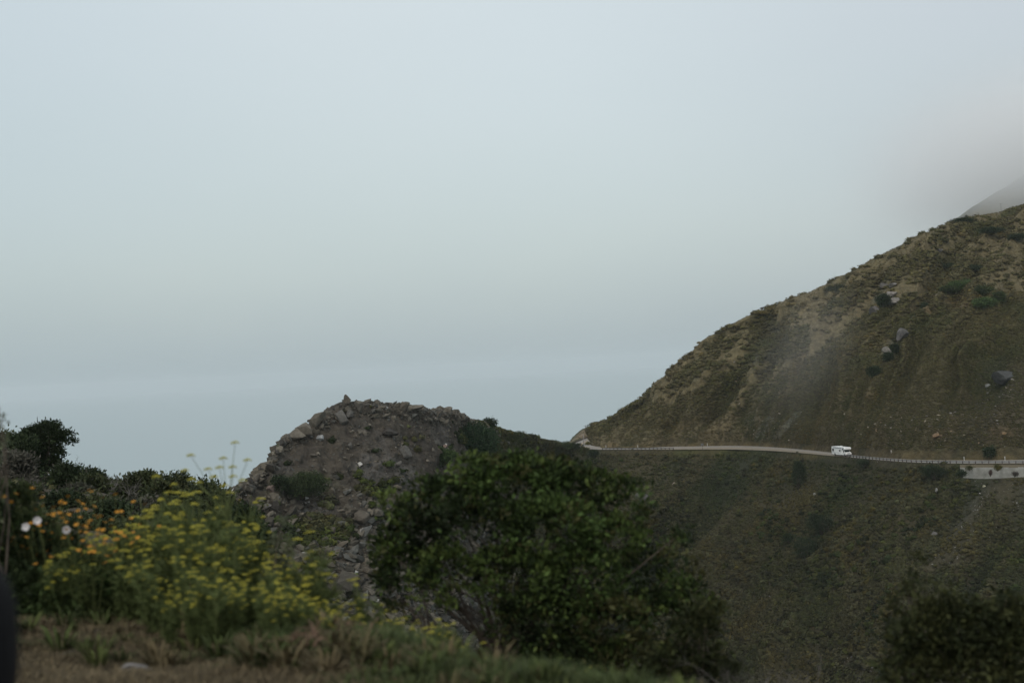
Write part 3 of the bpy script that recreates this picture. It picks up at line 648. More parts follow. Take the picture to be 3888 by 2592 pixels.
tag(rv, 'white cab-over motorhome driving along the coast road', 'motorhome')

# ------------------------------------------------------------------ rocks
import bmesh
def ico(sub):
    b_ = bmesh.new(); bmesh.ops.create_icosphere(b_, subdivisions=sub, radius=1); V = np.array([v.co[:] for v in b_.verts]); F = np.array([[v.index for v in f.verts] for f in b_.faces]); b_.free(); return V, F
ICO = {k_: ico(k_) for k_ in (1, 2, 3)}
def rock(seed, sub=2, cuts=9, jag=.12, flat=.7):
    rg = np.random.default_rng(seed); V, F = ICO[sub]; V = V.copy()
    for _ in range(cuts):
        n_ = rg.normal(size=3); n_ /= np.linalg.norm(n_); d_ = rg.uniform(.32, .78); k_ = V @ n_ - d_; V = V - np.maximum(k_, 0)[:, None] * n_
    V = V * (1 + fbm(V * 1.6 + seed * 3.1, 3, seed) * jag)[:, None]
    return V * np.array([1, rg.uniform(.7, 1), flat]), F
def merge(protos, pos, sc, rot, colr, tilt=None, seed=0, cj=.15):
    """one big mesh from many small solids: returns V, F, C"""
    rg = np.random.default_rng(seed); Vs, Fs, Cs = [], [], []; off = 0; pid = rg.integers(0, len(protos), len(pos))
    for p_ in range(len(protos)):
        V, F = protos[p_][:2]; k_ = np.where(pid == p_)[0]
        if not len(k_): continue
        c_, s_ = np.cos(rot[k_])[:, None], np.sin(rot[k_])[:, None]; W = V[None] * sc[k_][:, None, :]
        X_ = W[..., 0] * c_ - W[..., 1] * s_; Y_ = W[..., 0] * s_ + W[..., 1] * c_; Z_ = W[..., 2]
        if tilt is not None: Z_ = Z_ + X_ * tilt[k_, 0:1] + Y_ * tilt[k_, 1:2]
        Q = np.stack([X_, Y_, Z_], -1) + pos[k_][:, None, :]
        Vs.append(Q.reshape(-1, 3)); nV = len(V)
        Fs.append((F[None] + (off + np.arange(len(k_)) * nV)[:, None, None]).reshape(-1, F.shape[1])); off += nV * len(k_)
        cv = 1 + (rg.random((len(k_), nV, 1)) - .5) * 2 * cj
        if len(protos[p_]) > 2: cv = cv * 0 + 1 + (protos[p_][2][None, :, None] - .5) * 2 * cj
        Cs.append((colr[k_][:, None, :] * cv).reshape(-1, 3))
    return np.vstack(Vs), np.vstack(Fs), np.vstack(Cs)
def sample(G, Wt, n, seed):
    rg = np.random.default_rng(seed); a = G[:-1, :-1]; u_ = G[:-1, 1:] - a; v_ = G[1:, :-1] - a
    ar = np.linalg.norm(np.cross(u_, v_), axis=2) * Wt[:-1, :-1]; p = ar.ravel() / ar.sum(); k_ = rg.choice(len(p), n, p=p); j, i_ = k_ // (G.shape[1] - 1), k_ % (G.shape[1] - 1)
    s_, t_ = rg.random((n, 1)), rg.random((n, 1))
    P00, P01, P10, P11 = G[j, i_], G[j, i_ + 1], G[j + 1, i_], G[j + 1, i_ + 1]
    return (P00 * (1 - s_) + P01 * s_) * (1 - t_) + (P10 * (1 - s_) + P11 * s_) * t_, j, i_
visL = (pxL > -150) & (pxL < 4050) & (pyL < 2720) & (tL > -.02) & (tL < .98)
# rubble over the mound
rgn = np.random.default_rng(11)
pp = [rock(100 + k_, 1, 6, .1, .75) for k_ in range(14)]
wgt = visL * MND * (.75 + .6 * sstep(-.2, .6, mz) + 1.1 * sstep(1850, 2150, pyL))
crest = (np.abs(tL) < .035) * (pxL > 860) * (pxL < 1800); wgt = wgt * (1 + 1.2 * crest) + crest * MND * .8
pos, j, i_ = sample(GL, wgt, 34000, 12); sz = .15 + .36 * rgn.pareto(2.3, len(pos)).clip(0, 3.0) * (.7 + .6 * sstep(1750, 2100, pyL[j, i_])); sz *= .8 + .5 * (pyL[j, i_] > 1850); big_ = rgn.random(len(sz)) < .02; sz[big_] *= 2.2; cb_ = (np.abs(tL[j, i_]) < .035) & (pyL[j, i_] < 1850); sz[cb_] *= rgn.uniform(.9, 2.0, cb_.sum())
sc = np.stack([sz, sz * rgn.uniform(.6, 1, len(sz)), sz * rgn.uniform(.55, .95, len(sz))], 1)
base_c = np.array([(.092, .081, .062), (.108, .099, .080), (.062, .057, .046), (.135, .121, .095), (.090, .090, .080)])[rgn.integers(0, 5, len(sz))] * rgn.uniform(.75, 1.15, (len(sz), 1))
wh_ = rgn.random(len(sz)) < .006; base_c[wh_] = (.42, .41, .38)
V, F, C = merge(pp, pos - np.array([0, 0, .08]), sc, rgn.uniform(0, 6.3, len(sz)), base_c, rgn.normal(0, .3, (len(sz), 2)), 13, .06)
tag(obj('rubble', me_np('rubble', V, F, C), M_ROCK), 'broken brown rubble covering the rocky mound', 'rubble', kind='stuff')
# scree and stray stones on the other slopes
wgt = visL * (1 - MND) * (.04 + blob(pxL, pyL, 3650, 2010, 70, 200, 25) + blob(pxL, pyL, 3800, 1880, 150, 90, 20) * .6 + 2.5 * blob(pxL, pyL, 3270, 2520, 120, 70))
pos, j, i_ = sample(GL, wgt, 1500, 14); sz = .10 + .12 * rgn.pareto(2.6, len(pos)).clip(0, 3); sc = np.stack([sz * 1.2, sz, sz * .7], 1)
cc_ = np.array([(.30, .29, .27), (.20, .19, .18), (.15, .14, .13)])[rgn.integers(0, 3, len(sz))]
wH0 = ((pxH > 2150) & (pxH < 4050) & (tH < .9) & (tH > .01)) * (.1 + 2 * blob(pxH, pyH, 3600, 1640, 330, 70) + 1.5 * blob(pxH, pyH, 3830, 1450, 110, 110) + blob(pxH, pyH, 2930, 1625, 110, 50))
pos2, j, i_ = sample(GH, wH0, 1500, 15); sz2 = .14 + .2 * rgn.pareto(2.6, len(pos2)).clip(0, 3); sc2 = np.stack([sz2 * 1.2, sz2, sz2 * .8], 1)
cc2 = np.array([(.25, .22, .17), (.18, .17, .15), (.20, .15, .10)])[rgn.integers(0, 3, len(sz2))]
V, F, C = merge(pp, np.vstack([pos, pos2]), np.vstack([sc, sc2]), rgn.uniform(0, 6.3, len(sz) + len(sz2)), np.vstack([cc_, cc2]), rgn.normal(0, .3, (len(sz) + len(sz2), 2)), 16, .06)
tag(obj('scree', me_np('scree', V, F, C), M_ROCK), 'loose pale stones scattered over the scrubby slopes', 'scree', kind='stuff')

def at_surface(px, py, which):
    G, X_, Y_, T_ = (GL, pxL, pyL, tL) if which == 'L' else (GH, pxH, pyH, tH)
    ok = (T_ >= 0) & (T_ < .95); d_ = np.hypot(X_ - px, (Y_ - py)) + (~ok) * 1e9 + G[..., 1] * .02
    k_ = np.unravel_index(np.argmin(d_), d_.shape); return G[k_]
def boulder(px, py, wpx, hpx, label, colr=(.16, .145, .125), which='L', seed=0, cuts=9, name='boulder', cat='boulder', rz=None, lean=0, flatbot=True, group=None):
    s_ = at_surface(px, py + hpx * .35, which); D = s_[1]; k_ = D / FPX
    c_ = P(px, py, D + .02 * wpx * k_); V, F = rock(seed + 300, 3, cuts + 5, .07, 1.0)
    rg = np.random.default_rng(seed); V = V / np.abs(V).max(0)
    V = V * np.array([wpx / 2 * k_, wpx / 2 * k_ * rg.uniform(.6, .9), hpx / 2 * k_])
    V[:, 0] += V[:, 2] * lean
    cv = np.array(colr) * (1 + .22 * fbm(V / (wpx * k_) * 5 + seed, 3, seed))[:, None]
    o = obj(name, me_np(name, V, F, cv), M_ROCK, None, c_); return tag(o, label, cat, group)
pale = (.125, .114, .092); brn = (.090, .080, .064); drk = (.05, .046, .04); gry = (.100, .096, .086)
BL = [(1319, 1524, 26, 42, 'pointed boulder standing on the highest point of the mound', brn, 0, 8), (1122, 1652, 72, 42, 'pale slab boulder jutting from the left flank of the mound', pale, .5, 6),
      (1150, 1632, 56, 44, 'sharp pale boulder leaning on the jutting slab', pale, -.5, 7), (1200, 1602, 44, 58, 'tall leaning slab above the jutting pale boulders', pale, .5, 7),
      (1218, 1618, 28, 20, 'small pale block beside the tall leaning slab', pale, 0, 9), (1073, 1686, 22, 32, 'dark upright boulder on the steep left edge of the mound', drk, .2, 8),
      (1054, 1716, 16, 16, 'small dark boulder perched below the upright one', drk, 0, 8), (1036, 1754, 34, 26, 'rounded dark boulder on the left edge below the perched one', drk, .3, 8),
      (952, 1828, 16, 26, 'dark fang shaped rock near the foot of the left skyline', drk, -.2, 8), (1535, 1545, 36, 32, 'round boulder on the flat crest of the mound', brn, 0, 4),
      (1574, 1549, 56, 26, 'low ridge shaped boulder right of the round one', pale, 0, 7), (1699, 1556, 34, 24, 'pale block on the right shoulder of the mound', pale, -.3, 8),
      (1366, 1530, 24, 16, 'flat topped block right of the summit spike', pale, 0, 9), (1263, 1551, 14, 20, 'upright stone on the left crest of the mound', drk, 0, 9), (1289, 1540, 14, 18, 'small upright stone just left of the summit spike', drk, 0, 9),
      (1340, 1532, 10, 14, 'smallest dark stone right of the summit spike', drk, 0, 9), (1300, 1582, 44, 62, 'large grey face of rock below the summit spike', gry, -.1, 7), (1328, 1575, 26, 36, 'grey block beside the large rock face', gry, 0, 8),
      (1460, 1580, 38, 18, 'wide pale ledge stone on the upper mound', pale, 0, 9), (1366, 1643, 20, 18, 'left of a pair of pale stones in mid mound', pale, .3, 8), (1386, 1643, 16, 22, 'right of a pair of pale stones in mid mound', pale, -.2, 8),
      (1475, 1642, 56, 32, 'dark leaning slab in the middle of the mound', drk, -.6, 8), (1326, 1690, 18, 28, 'tall pale stone standing mid slope', gry, 0, 8), (1220, 1664, 30, 22, 'bluish white stone below the leaning slab', (.25, .26, .26), 0, 8),
      (1155, 1892, 28, 14, 'flat white stone under the round green bush', (.42, .42, .40), 0, 9), (1360, 1966, 66, 48, 'biggest rounded brown boulder low on the mound', brn, 0, 6), (1258, 2016, 54, 34, 'brown boulder lower left of the biggest one', brn, .4, 7),
      (1376, 2020, 40, 58, 'pale slanting slab at the foot of the mound', (.26, .25, .23), .8, 7), (1032, 1858, 36, 28, 'pinkish boulder left of the round green bush', (.18, .14, .12), .2, 8), (982, 1934, 40, 34, 'brown boulder at the lower left of the mound', brn, 0, 7),
      (1012, 1922, 34, 26, 'grey boulder beside the lower left brown one', gry, 0, 8), (1040, 1924, 34, 40, 'dark boulder wedged at the lower left group', drk, .2, 8), (1366, 1884, 26, 20, 'angular grey stone above the biggest boulder', gry, .4, 9),
      (1382, 1904, 22, 16, 'rounded stone just above the biggest boulder', gry, 0, 7), (1170, 1968, 26, 28, 'brown stone below the flat white one', brn, 0, 8), (1490, 1946, 36, 26, 'brown boulder right of the biggest one', brn, 0, 7),
      (1682, 1700, 24, 18, 'reddish stone beside the small round shrub', (.22, .16, .13), .4, 8), (1535, 1716, 46, 42, 'cracked pale outcrop on the right of the mound', gry, 0, 8), (1508, 1762, 28, 24, 'layered grey stones under the cracked outcrop', gry, 0, 9),
      (1240, 1990, 22, 18, 'small grey stone at the foot left of the slanting slab', gry, 0, 8), (1125, 2020, 30, 22, 'grey stone far down the left foot of the mound', gry, 0, 8), (1430, 1985, 22, 16, 'small brown stone right of the slanting slab', brn, 0, 8),
      (1310, 1740, 16, 12, 'little pale stone in the central gully', pale, 0, 8), (1190, 1730, 26, 16, 'low brown stone left of the central gully', brn, 0, 8), (1365, 1762, 18, 16, 'white stone in the middle of the mound', (.40, .39, .36), 0, 8)]
for k_, (px, py, w_, h_, lb, co_, ln, cu) in enumerate(BL): boulder(px, py - h_ * .05, w_ * 1.28, h_ * 1.22, lb, co_, 'L', k_, cu, lean=ln)
for k_, (px, py, w_, h_, lb, co_, wh) in enumerate([
        (2558, 1836, 18, 12, 'beige rock lying on the scrubby slope below the bend', (.36, .30, .24), 'L'), (2531, 2005, 16, 9, 'pale rock low on the slope right of the big bush', (.38, .33, .27), 'L'),
        (3738, 1846, 15, 11, 'cream rock below the retaining wall', (.50, .48, .34), 'L'), (3556, 1862, 14, 22, 'grey rock on the slope left of the retaining wall', (.25, .25, .24), 'L'),
        (3547, 2022, 22, 30, 'grey outcrop low on the right slope', (.17, .165, .16), 'L'), (3650, 1797, 12, 8, 'pinkish rock at the left foot of the retaining wall', (.36, .27, .22), 'L'),
        (3092, 1876, 12, 12, 'whitish rock on the slope under the dark cypress', (.26, .26, .24), 'L'), (2440, 1890, 60, 44, 'craggy grey outcrop on the slope beside the big bush', (.16, .155, .15), 'L'),
        (3405, 1146, 62, 34, 'large pale outcrop on the upper hill beside a dark shrub', (.27, .25, .225), 'H'), (3385, 1118, 46, 26, 'pale rock just above the large hill outcrop', (.24, .22, .20), 'H'),
        (3352, 1088, 40, 30, 'dark ribbed rock highest in the hill outcrop row', (.14, .13, .12), 'H'), (3388, 1084, 36, 22, 'grey rock right of the ribbed hill rock', (.20, .19, .175), 'H'),
        (3318, 1178, 40, 34, 'grey rock below the dark shrub on the hill', (.17, .16, .15), 'H'), (3430, 1268, 60, 50, 'broken grey crag in the middle of the hill', (.15, .145, .14), 'H'),
        (3370, 1330, 44, 34, 'pale layered crag lower left of the broken one', (.20, .19, .165), 'H'), (3570, 950, 40, 20, 'grey rocks near the top of the hill', (.19, .18, .17), 'H'),
        (3820, 1430, 120, 60, 'dark weathered outcrop at the right edge of the hill', (.085, .088, .085), 'H'), (3750, 1462, 22, 20, 'single pale stone left of the dark outcrop', (.26, .27, .26), 'H'),
        (3555, 1652, 36, 22, 'ochre rock in the cut bank above the guardrail', (.24, .165, .10), 'H'), (3812, 1645, 34, 16, 'ochre rock in the cut bank at far right', (.26, .18, .10), 'H'),
        (3385, 1715, 12, 18, 'white rock at the roadside right of the motorhome', (.36, .34, .30), 'H'), (2893, 1170, 20, 10, 'dark rock on the skyline shoulder of the hill', (.11, .105, .10), 'H')]):
    boulder(px, py, w_, h_, lb, tuple(c * (.72 if wh == 'H' else .9) for c in co_), wh, 60 + k_, 11, name='rock', cat='rock')

# ------------------------------------------------------------------ scrub on the slopes
def leafy_proto(seed, nq=22, q=.42, dome=True):
    rg = np.random.default_rng(seed); V, F, c_ = [], [], []
    if dome:
        iv, if_ = ICO[1]; v_ = iv * (.72 + .2 * rg.random((len(iv), 1))); v_[:, 2] = np.maximum(v_[:, 2], -.35) * .85
        V.append(v_); F += [[a, b_, e_, e_] for a, b_, e_ in if_]; c_.append(rg.random(len(iv)))
    n0 = sum(len(x) for x in V)
    for _ in range(nq):
        d_ = rg.normal(size=3); d_[2] = abs(d_[2]) * .9 - .15; d_ /= np.linalg.norm(d_); p_ = d_ * rg.uniform(.7, 1.05)
        a = np.cross(d_, rg.normal(size=3)); a /= np.linalg.norm(a); b_ = np.cross(d_, a) + d_ * rg.uniform(-.7, .9); s_ = q * rg.uniform(.5, 1)
        V.append(np.array([p_ - a * s_ * .5, p_ - b_ * s_ * .4, p_ + a * s_ * .5, p_ + b_ * s_ * .6])); F.append([n0, n0 + 1, n0 + 2, n0 + 3]); n0 += 4; c_.append(np.full(4, rg.random()))
    F = np.array(F); 
    t3 = np.array([[a, b_, e_] for a, b_, e_, g_ in F if e_ == g_]); q4 = np.array([f for f in F if f[2] != f[3]])
    tri = np.vstack([t3.reshape(-1, 3), q4[:, [0, 1, 2]], q4[:, [0, 2, 3]]]) if len(t3) else np.vstack([q4[:, [0, 1, 2]], q4[:, [0, 2, 3]]])
    return np.vstack(V), tri, np.concatenate(c_)
LP = [leafy_proto(200 + k_, 26, .5) for k_ in range(10)]
PAL = np.array([(.034, .046, .020), (.046, .055, .022), (.058, .062, .026), (.068, .070, .052), (.052, .050, .034), (.030, .042, .022), (.075, .062, .026), (.078, .074, .058)])
def scrub_field(name, G, wgt, n, smin, smax, seed, pal, label, pw, flat=.75, bright=1.0, gcol=None, fadd=None, var=1.0):
    rg = np.random.default_rng(seed); pos, j, i_ = sample(G, wgt, n, seed); s_ = smin + (smax - smin) * rg.random(n) ** 1.7
    f = fbm(pos / 13, 3, seed + 3) * 1.3 + rg.normal(0, .25, n)
    if fadd is not None: f = f + fadd[j, i_]
    idx = np.clip(((f + 1) / 2 * len(pal)).astype(int), 0, len(pal) - 1)
    c_ = pal[idx] * (1 + (rg.uniform(.5, 1.55, (n, 1)) ** 1.15 - 1) * var) * bright
    if gcol is not None: c_ = c_ * .55 + gcol[j, i_] * .45 * rg.uniform(.7, 1.2, (n, 1))
    sc = np.stack([s_, s_ * rg.uniform(.7, 1, n), s_ * flat * rg.uniform(.7, 1.3, n)], 1)
    V, F, C = merge(LP, pos + np.array([0, 0, .05]) * s_[:, None], sc, rg.uniform(0, 6.3, n), c_, None, seed, .32)
    return tag(obj(name, me_np(name, V, F, C), M_SCRUB), label, pw, kind='stuff')
nearedge = 1 - blob(pxL, pyL, 3700, 1775, 420, 30, 0, .2) * 0
hide = np.ones(pxL.shape); hide *= 1 - .95 * ((pyL < 1708 + 14) & (pxL > 2236) & (pxL < 2950)); hide *= 1 - .97 * ((pyL < np.interp(pxL, [2950, 3230, 3420, 3700, 4200], [1733, 1756, 1772, 1778, 1776])) & (pxL > 2950))
hide *= 1 - .97 * ((pxL > 3640) & (pyL < 1818))
bare = 1 - .8 * np.clip(blob(pxL, pyL, 2850, 1745, 60, 14, -35) + blob(pxL, pyL, 3650, 2010, 50, 150, 25) + blob(pxL, pyL, 3800, 1860, 150, 50, 20) + blob(pxL, pyL, 3560, 2130, 70, 50, -20) + blob(pxL, pyL, 3270, 2510, 120, 60) + blob(pxL, pyL, 2740, 1850, 100, 14, -40) * .8, 0, 1)
wLs = visL * (1 - MND) * (pxL > 1500) * hide * bare * (.45 + sstep(-.6, .5, mz + mz2 * .3)) * (tL > -.012)
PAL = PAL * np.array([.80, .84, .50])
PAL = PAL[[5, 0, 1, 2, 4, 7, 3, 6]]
scrub_field('large_scrub', GL, wLs * sstep(-.1, .5, fbm(GL / 20, 3, 77) + .2), 3000, 1.3, 3.4, 25, PAL * .7, 'larger rounded shrubs dotted through the scrub below the road', 'scrub', .7)
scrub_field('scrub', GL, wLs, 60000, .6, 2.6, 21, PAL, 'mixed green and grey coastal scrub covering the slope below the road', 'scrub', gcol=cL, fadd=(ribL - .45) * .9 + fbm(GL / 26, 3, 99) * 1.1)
lum = cH.mean(-1); wHs = ((pxH > 2150) & (pxH < 4050) & (tH < .97) & (tH > .012)) * (1 - .8 * sstep(.80, .86, tH)) * (.03 + 1.3 * sstep(.095, .045, lum)) * (pyH > 500) * (.35 + .65 * low)
wHs = wHs * (1 - .9 * ((pyH > np.interp(pxH, [2230, 2800, 3200, 3500, 3900], [1698, 1690, 1720, 1746, 1746]))))
scrub_field('scrub', GH, wHs, 38000, .5, 2.1, 22, PAL[[1, 2, 3, 4, 5, 3, 6, 7]] * np.array([1.14, .98, .9]), 'low dark scrub growing over the hillside above the road', 'scrub', .6, 1.1, gcol=cH, var=.7)
scrub_field('scrub', GL, visL * MND * (.008 + blob(pxL, pyL, 1200, 2010, 120, 50) + blob(pxL, pyL, 1420, 1850, 60, 30) * .5 + blob(pxL, pyL, 1860, 1650, 110, 50) * 2 + 3 * (pxL > 1850) * (pyL < 1780)), 4200, .4, 1.5, 23, PAL, 'patchy low scrub on the rocky mound and its right shoulder', 'scrub')
scrub_field('scrub', GK, (np.linspace(0, 1, 90)[:, None] > .2) * (.4 + (fbm(GK / 6, 2, 5) > 0)), 900, .4, 1.4, 24, PAL, 'scrub clothing the small headland beyond the bend', 'scrub')
scrub_field('scrub', GN, ((DD > 12.5) & (DD < 120)) * (.3 + (nzN > -.2)), 6500, .25, .8, 26, PAL, 'low scrub on the hillside just below the verge', 'scrub')
# dry grass tufts on the hill
def tuft(seed, nb=9):
    rg = np.random.default_rng(seed); V, F = [], []
    for k_ in range(nb):
        a = rg.uniform(0, 6.28); d_ = np.array([math.cos(a), math.sin(a), 0]); s_ = np.array([-d_[1], d_[0], 0]) * .10; t_ = d_ * rg.uniform(.3, 1.0) + np.array([0, 0, rg.uniform(.5, 1.1)])
        n0 = len(V) * 1; V += [-s_, s_, t_ * .6 + s_ * .8 + np.array([0, 0, .1]), t_]; F += [[n0, n0 + 1, n0 + 2], [n0, n0 + 2, n0 + 3]]
    return np.array(V), np.array(F), np.repeat(rg.random(nb), 4)
TP = [tuft(k_) for k_ in range(8)]
rg = np.random.default_rng(31); wG = ((pxH > 2150) & (pxH < 4050) & (tH < .97) & (tH > .006)) * (.15 + sstep(.09, .15, lum))
pos, j, i_ = sample(GH, wG, 20000, 31); s_ = rg.uniform(.25, .7, len(pos)); c_ = cH[j, i_] * rg.uniform(.8, 1.3, (len(pos), 1)) * np.array([1.05, 1.02, .9])
V, F, C = merge(TP, pos, np.stack([s_, s_, s_ * .8], 1), rg.uniform(0, 6.3, len(pos)), c_, None, 32, .15)
tag(obj('dry_grass', me_np('dry_grass', V, F, C), M_SCRUB), 'tan dry grass on the open parts of the hill', 'grass', kind='stuff')

# ------------------------------------------------------------------ shrubs and trees with crowns
def crown_arrays(lobes, ntips, per, leaf, clr, rg, upb=.25, inner=.55, slim=.5, coltab=((.04, .055, .022),), cj=.25, squash=1.0):
    lobes = [(np.asarray(c_, float), np.asarray(r_, float)) for c_, r_ in lobes]
    vol = np.array([np.prod(r_) ** .67 for c_, r_ in lobes]); pk = rg.choice(len(lobes), ntips, p=vol / vol.sum())
    C0 = np.array([lobes[k_][0] for k_ in pk]); R0 = np.array([lobes[k_][1] for k_ in pk])
    d_ = rg.normal(size=(ntips, 3)); d_[:, 2] += upb; d_ /= np.linalg.norm(d_, axis=1)[:, None]
    rad = inner + (1.05 - inner) * rg.random(ntips) ** .5; rad *= 1 + .22 * fbm(d_ * 2.2 + C0, 2, 7)
    T_ = C0 + d_ * R0 * rad[:, None]
    n = ntips * per; T2 = np.repeat(T_, per, 0); D2 = np.repeat(d_, per, 0)
    off = rg.normal(size=(n, 3)) * clr * np.array([1, 1, .7]); p_ = T2 + off
    a = D2 * .6 + rg.normal(size=(n, 3)) * .55 + np.array([0, 0, .25]); a /= np.linalg.norm(a, axis=1)[:, None]
    s_ = np.cross(a, rg.normal(size=(n, 3))); s_ /= np.linalg.norm(s_, axis=1)[:, None]; nn_ = np.cross(a, s_)
    L_ = leaf * (.45 + 1.1 * rg.random((n, 1)) ** 1.4); w_ = L_ * slim * .5
    V = np.stack([p_, p_ + a * L_ * .45 - s_ * w_ + nn_ * w_ * .35, p_ + a * L_, p_ + a * L_ * .45 + s_ * w_ + nn_ * w_ * .35], 1).reshape(-1, 3)
    k4 = np.arange(n) * 4; F = np.vstack([np.stack([k4, k4 + 1, k4 + 2], 1), np.stack([k4, k4 + 2, k4 + 3], 1)])
    ct = np.asarray(coltab); lbi = rg.integers(0, len(ct), len(lobes))[pk]; cc = ct[np.where(rg.random(ntips) < .6, lbi, rg.integers(0, len(ct), ntips))] * rg.uniform(.75, 1.25, (ntips, 1)); c2 = np.repeat(cc, per, 0) * (1 + (rg.random((n, 1)) - .5) * 2 * cj)
    return V, F, np.repeat(c2, 4, 0), T_
def limbs(base, tips, rg, r0, n, mat, name, root, sides=6, droop=0, crook=.12):
    b_ = MB(); idx = rg.choice(len(tips), min(n, len(tips)), replace=False); base = np.asarray(base, float)
    for k_ in idx:
        t_ = tips[k_]; L_ = np.linalg.norm(t_ - base); mid = base + (t_ - base) * np.array([.35, .35, .55]) + rg.normal(size=3) * L_ * crook * .5
        q1 = base + (mid - base) * .5 + rg.normal(size=3) * L_ * crook * .2; q2 = mid + (t_ - mid) * .5 + rg.normal(size=3) * L_ * crook * .25
        f = rg.uniform(.45, 1); b_.tube([base, q1, mid, q2, t_], np.array([1, .75, .5, .3, .12]) * r0 * f, sides)
    return b_.build(name, mat, root, True)
GREENS = [(.038, .055, .020), (.045, .065, .022), (.055, .070, .026), (.032, .046, .022)]
def woody(name, cat, label, basep, lobes, ntips, per, leaf, clr, seed, tab=GREENS, r0=.05, nl=24, mat=None, group=None, rz=0, slim=.5, inner=.55, upb=.25, trunk='stems', cj=.25):
    rg = np.random.default_rng(seed); root = empty(name, basep)
    lb = [(np.asarray(c_) - np.asarray(basep), r_) for c_, r_ in lobes]
    V, F, C, T_ = crown_arrays(lb, ntips, per, leaf, clr, rg, upb, inner, slim, tab, cj)
    obj('crown', me_np('crown', V, F, C), mat or M_FARLEAF, root)
    limbs((0, 0, -.15), T_, rg, r0, nl, M_BARK, trunk, root)
    return tag(root, label, cat, group)
def px_lobes(lst, D, dep=.8):                   # crown lobes given where they are seen: centre, half sizes in photograph pixels, at distance D
    k_ = D / FPX; return [(P(x_, y_, D + dz), (rx * k_, rx * k_ * dep, ry * k_)) for x_, y_, rx, ry, dz in lst]
GBR = [(.05, .085, .025), (.06, .095, .03), (.045, .075, .025)]
GDK = [(.018, .030, .013), (.023, .036, .015), (.028, .040, .018)]
GOL = [(.060, .066, .026), (.07, .075, .03)]
def far_shrub(name, cat, label, px, py, rx, ry, which, seed, tab, leaf=.35, ntips=170, per=9, group=None, lob=5, D=None):
    s_ = at_surface(px, py + ry * .9, which) if D is None else P(px, py + ry, D); D = s_[1] - (rx + ry) * .25 * s_[1] / FPX; ntips = int(ntips * 1.7); rg = random.Random(seed)
    ls = [(px, py, rx * .68, ry * .8, 0)]
    for k_ in range(lob): a = rg.uniform(0, 6.28); ls.append((px + math.cos(a) * rx * .55, py + math.sin(a) * ry * .35 - ry * .05, rx * rg.uniform(.3, .5), ry * rg.uniform(.35, .6), rg.uniform(-1, .5)))
    return woody(name, cat, label, (P(px, py + ry, D)), px_lobes(ls, D), ntips, per, leaf, leaf * 1.1, seed, tab, .12, 14, group=group, slim=.6)
far_shrub('tree', 'tree', 'big dark green dome shaped tree on the right shoulder of the rocky mound', 1797, 1672, 108, 80, 'L', 1, [(.022, .044, .020), (.028, .052, .022), (.018, .036, .017)], .40, 620, 10, lob=9)
far_shrub('shrub', 'shrub', 'small lighter green round shrub beside the dome shaped tree', 1682, 1738, 48, 32, 'L', 2, GBR, .35, 220)
far_shrub('shrub', 'shrub', 'dark shrub top rising behind the dome shaped tree', 1860, 1608, 32, 18, 'L', 3, GDK, .35, 120)
far_shrub('shrub', 'shrub', 'wide green bush on the lower left of the rocky mound', 1145, 1842, 104, 50, 'L', 4, [(.045, .065, .026), (.04, .055, .024), (.03, .045, .02)], .28, 560, 10, lob=9)
far_shrub('shrub', 'shrub', 'low dark shrub at the left end of the wide mound bush', 1062, 1838, 32, 36, 'L', 5, GDK, .28, 140)
far_shrub('cypress', 'tree', 'dark upright cypress on the slope below the motorhome', 3031, 1800, 28, 56, 'L', 6, GDK, .35, 330, lob=4)
far_shrub('shrub', 'shrub', 'dark shrub mass low in the gully under the cypress', 3120, 1985, 60, 42, 'L', 7, GDK, .38, 260)
far_shrub('shrub', 'shrub', 'dark shrub farther down the same gully', 3060, 2080, 66, 48, 'L', 8, GDK, .38, 260)
far_shrub('shrub', 'shrub', 'small dark shrub left of the gully shrubs', 2998, 2045, 34, 20, 'L', 9, GDK, .38, 120)
far_shrub('shrub', 'shrub', 'green shrub standing at the guardrail right of the motorhome', 3282, 1758, 28, 16, 'L', 10, GDK, .3, 110)
far_shrub('shrub', 'shrub', 'dark shrub under the guardrail left of the retaining wall', 3545, 1790, 52, 28, 'L', 11, GDK, .35, 200)
far_shrub('shrub', 'shrub', 'shrub hanging over the left part of the retaining wall', 3680, 1776, 14, 9, 'L', 12, GOL, .22, 70, D=377)
far_shrub('shrub', 'shrub', 'shrub with yellow tips hanging over the middle of the retaining wall', 3788, 1774, 18, 12, 'L', 13, [(.045, .055, .02), (.12, .10, .02)], .22, 90, D=371)
far_shrub('shrub', 'shrub', 'reddish brown dry plant growing on the retaining wall face', 3761, 1793, 4, 13, 'L', 14, [(.06, .035, .028)], .18, 50, D=371)
far_shrub('shrub', 'shrub', 'dark scrubby bush overlapping the left end of the retaining wall', 3652, 1797, 22, 15, 'L', 16, GDK, .25, 110, D=371)
far_shrub('shrub', 'shrub', 'grey brown bush at the foot of the retaining wall', 3853, 1800, 13, 8, 'L', 15, [(.07, .06, .05)], .22, 70, D=366)
for k_, (x_, y_, rx, ry, D_, lb) in enumerate([(2185, 1694, 28, 14, 520, 'rounded shrub nearest the road bend on the saddle'), (2148, 1690, 26, 14, 512, 'second rounded shrub on the saddle left of the bend'), (2100, 1684, 30, 12, 480, 'low green shrub in the middle of the saddle'),
                                               (2020, 1662, 30, 12, 415, 'dark shrub on the saddle skyline'), (1960, 1652, 28, 12, 385, 'low shrub on the saddle skyline close to the mound'), (2216, 1712, 22, 14, 520, 'dark shrub under the pale utility pole'),
                                               (2255, 1722, 26, 13, 515, 'green shrub below the left end of the guardrail')]):
    far_shrub('shrub', 'shrub', lb, x_, y_, rx, ry, 'L', 30 + k_, [GDK, GREENS, GOL][k_ % 3], .35, 150, D=D_)
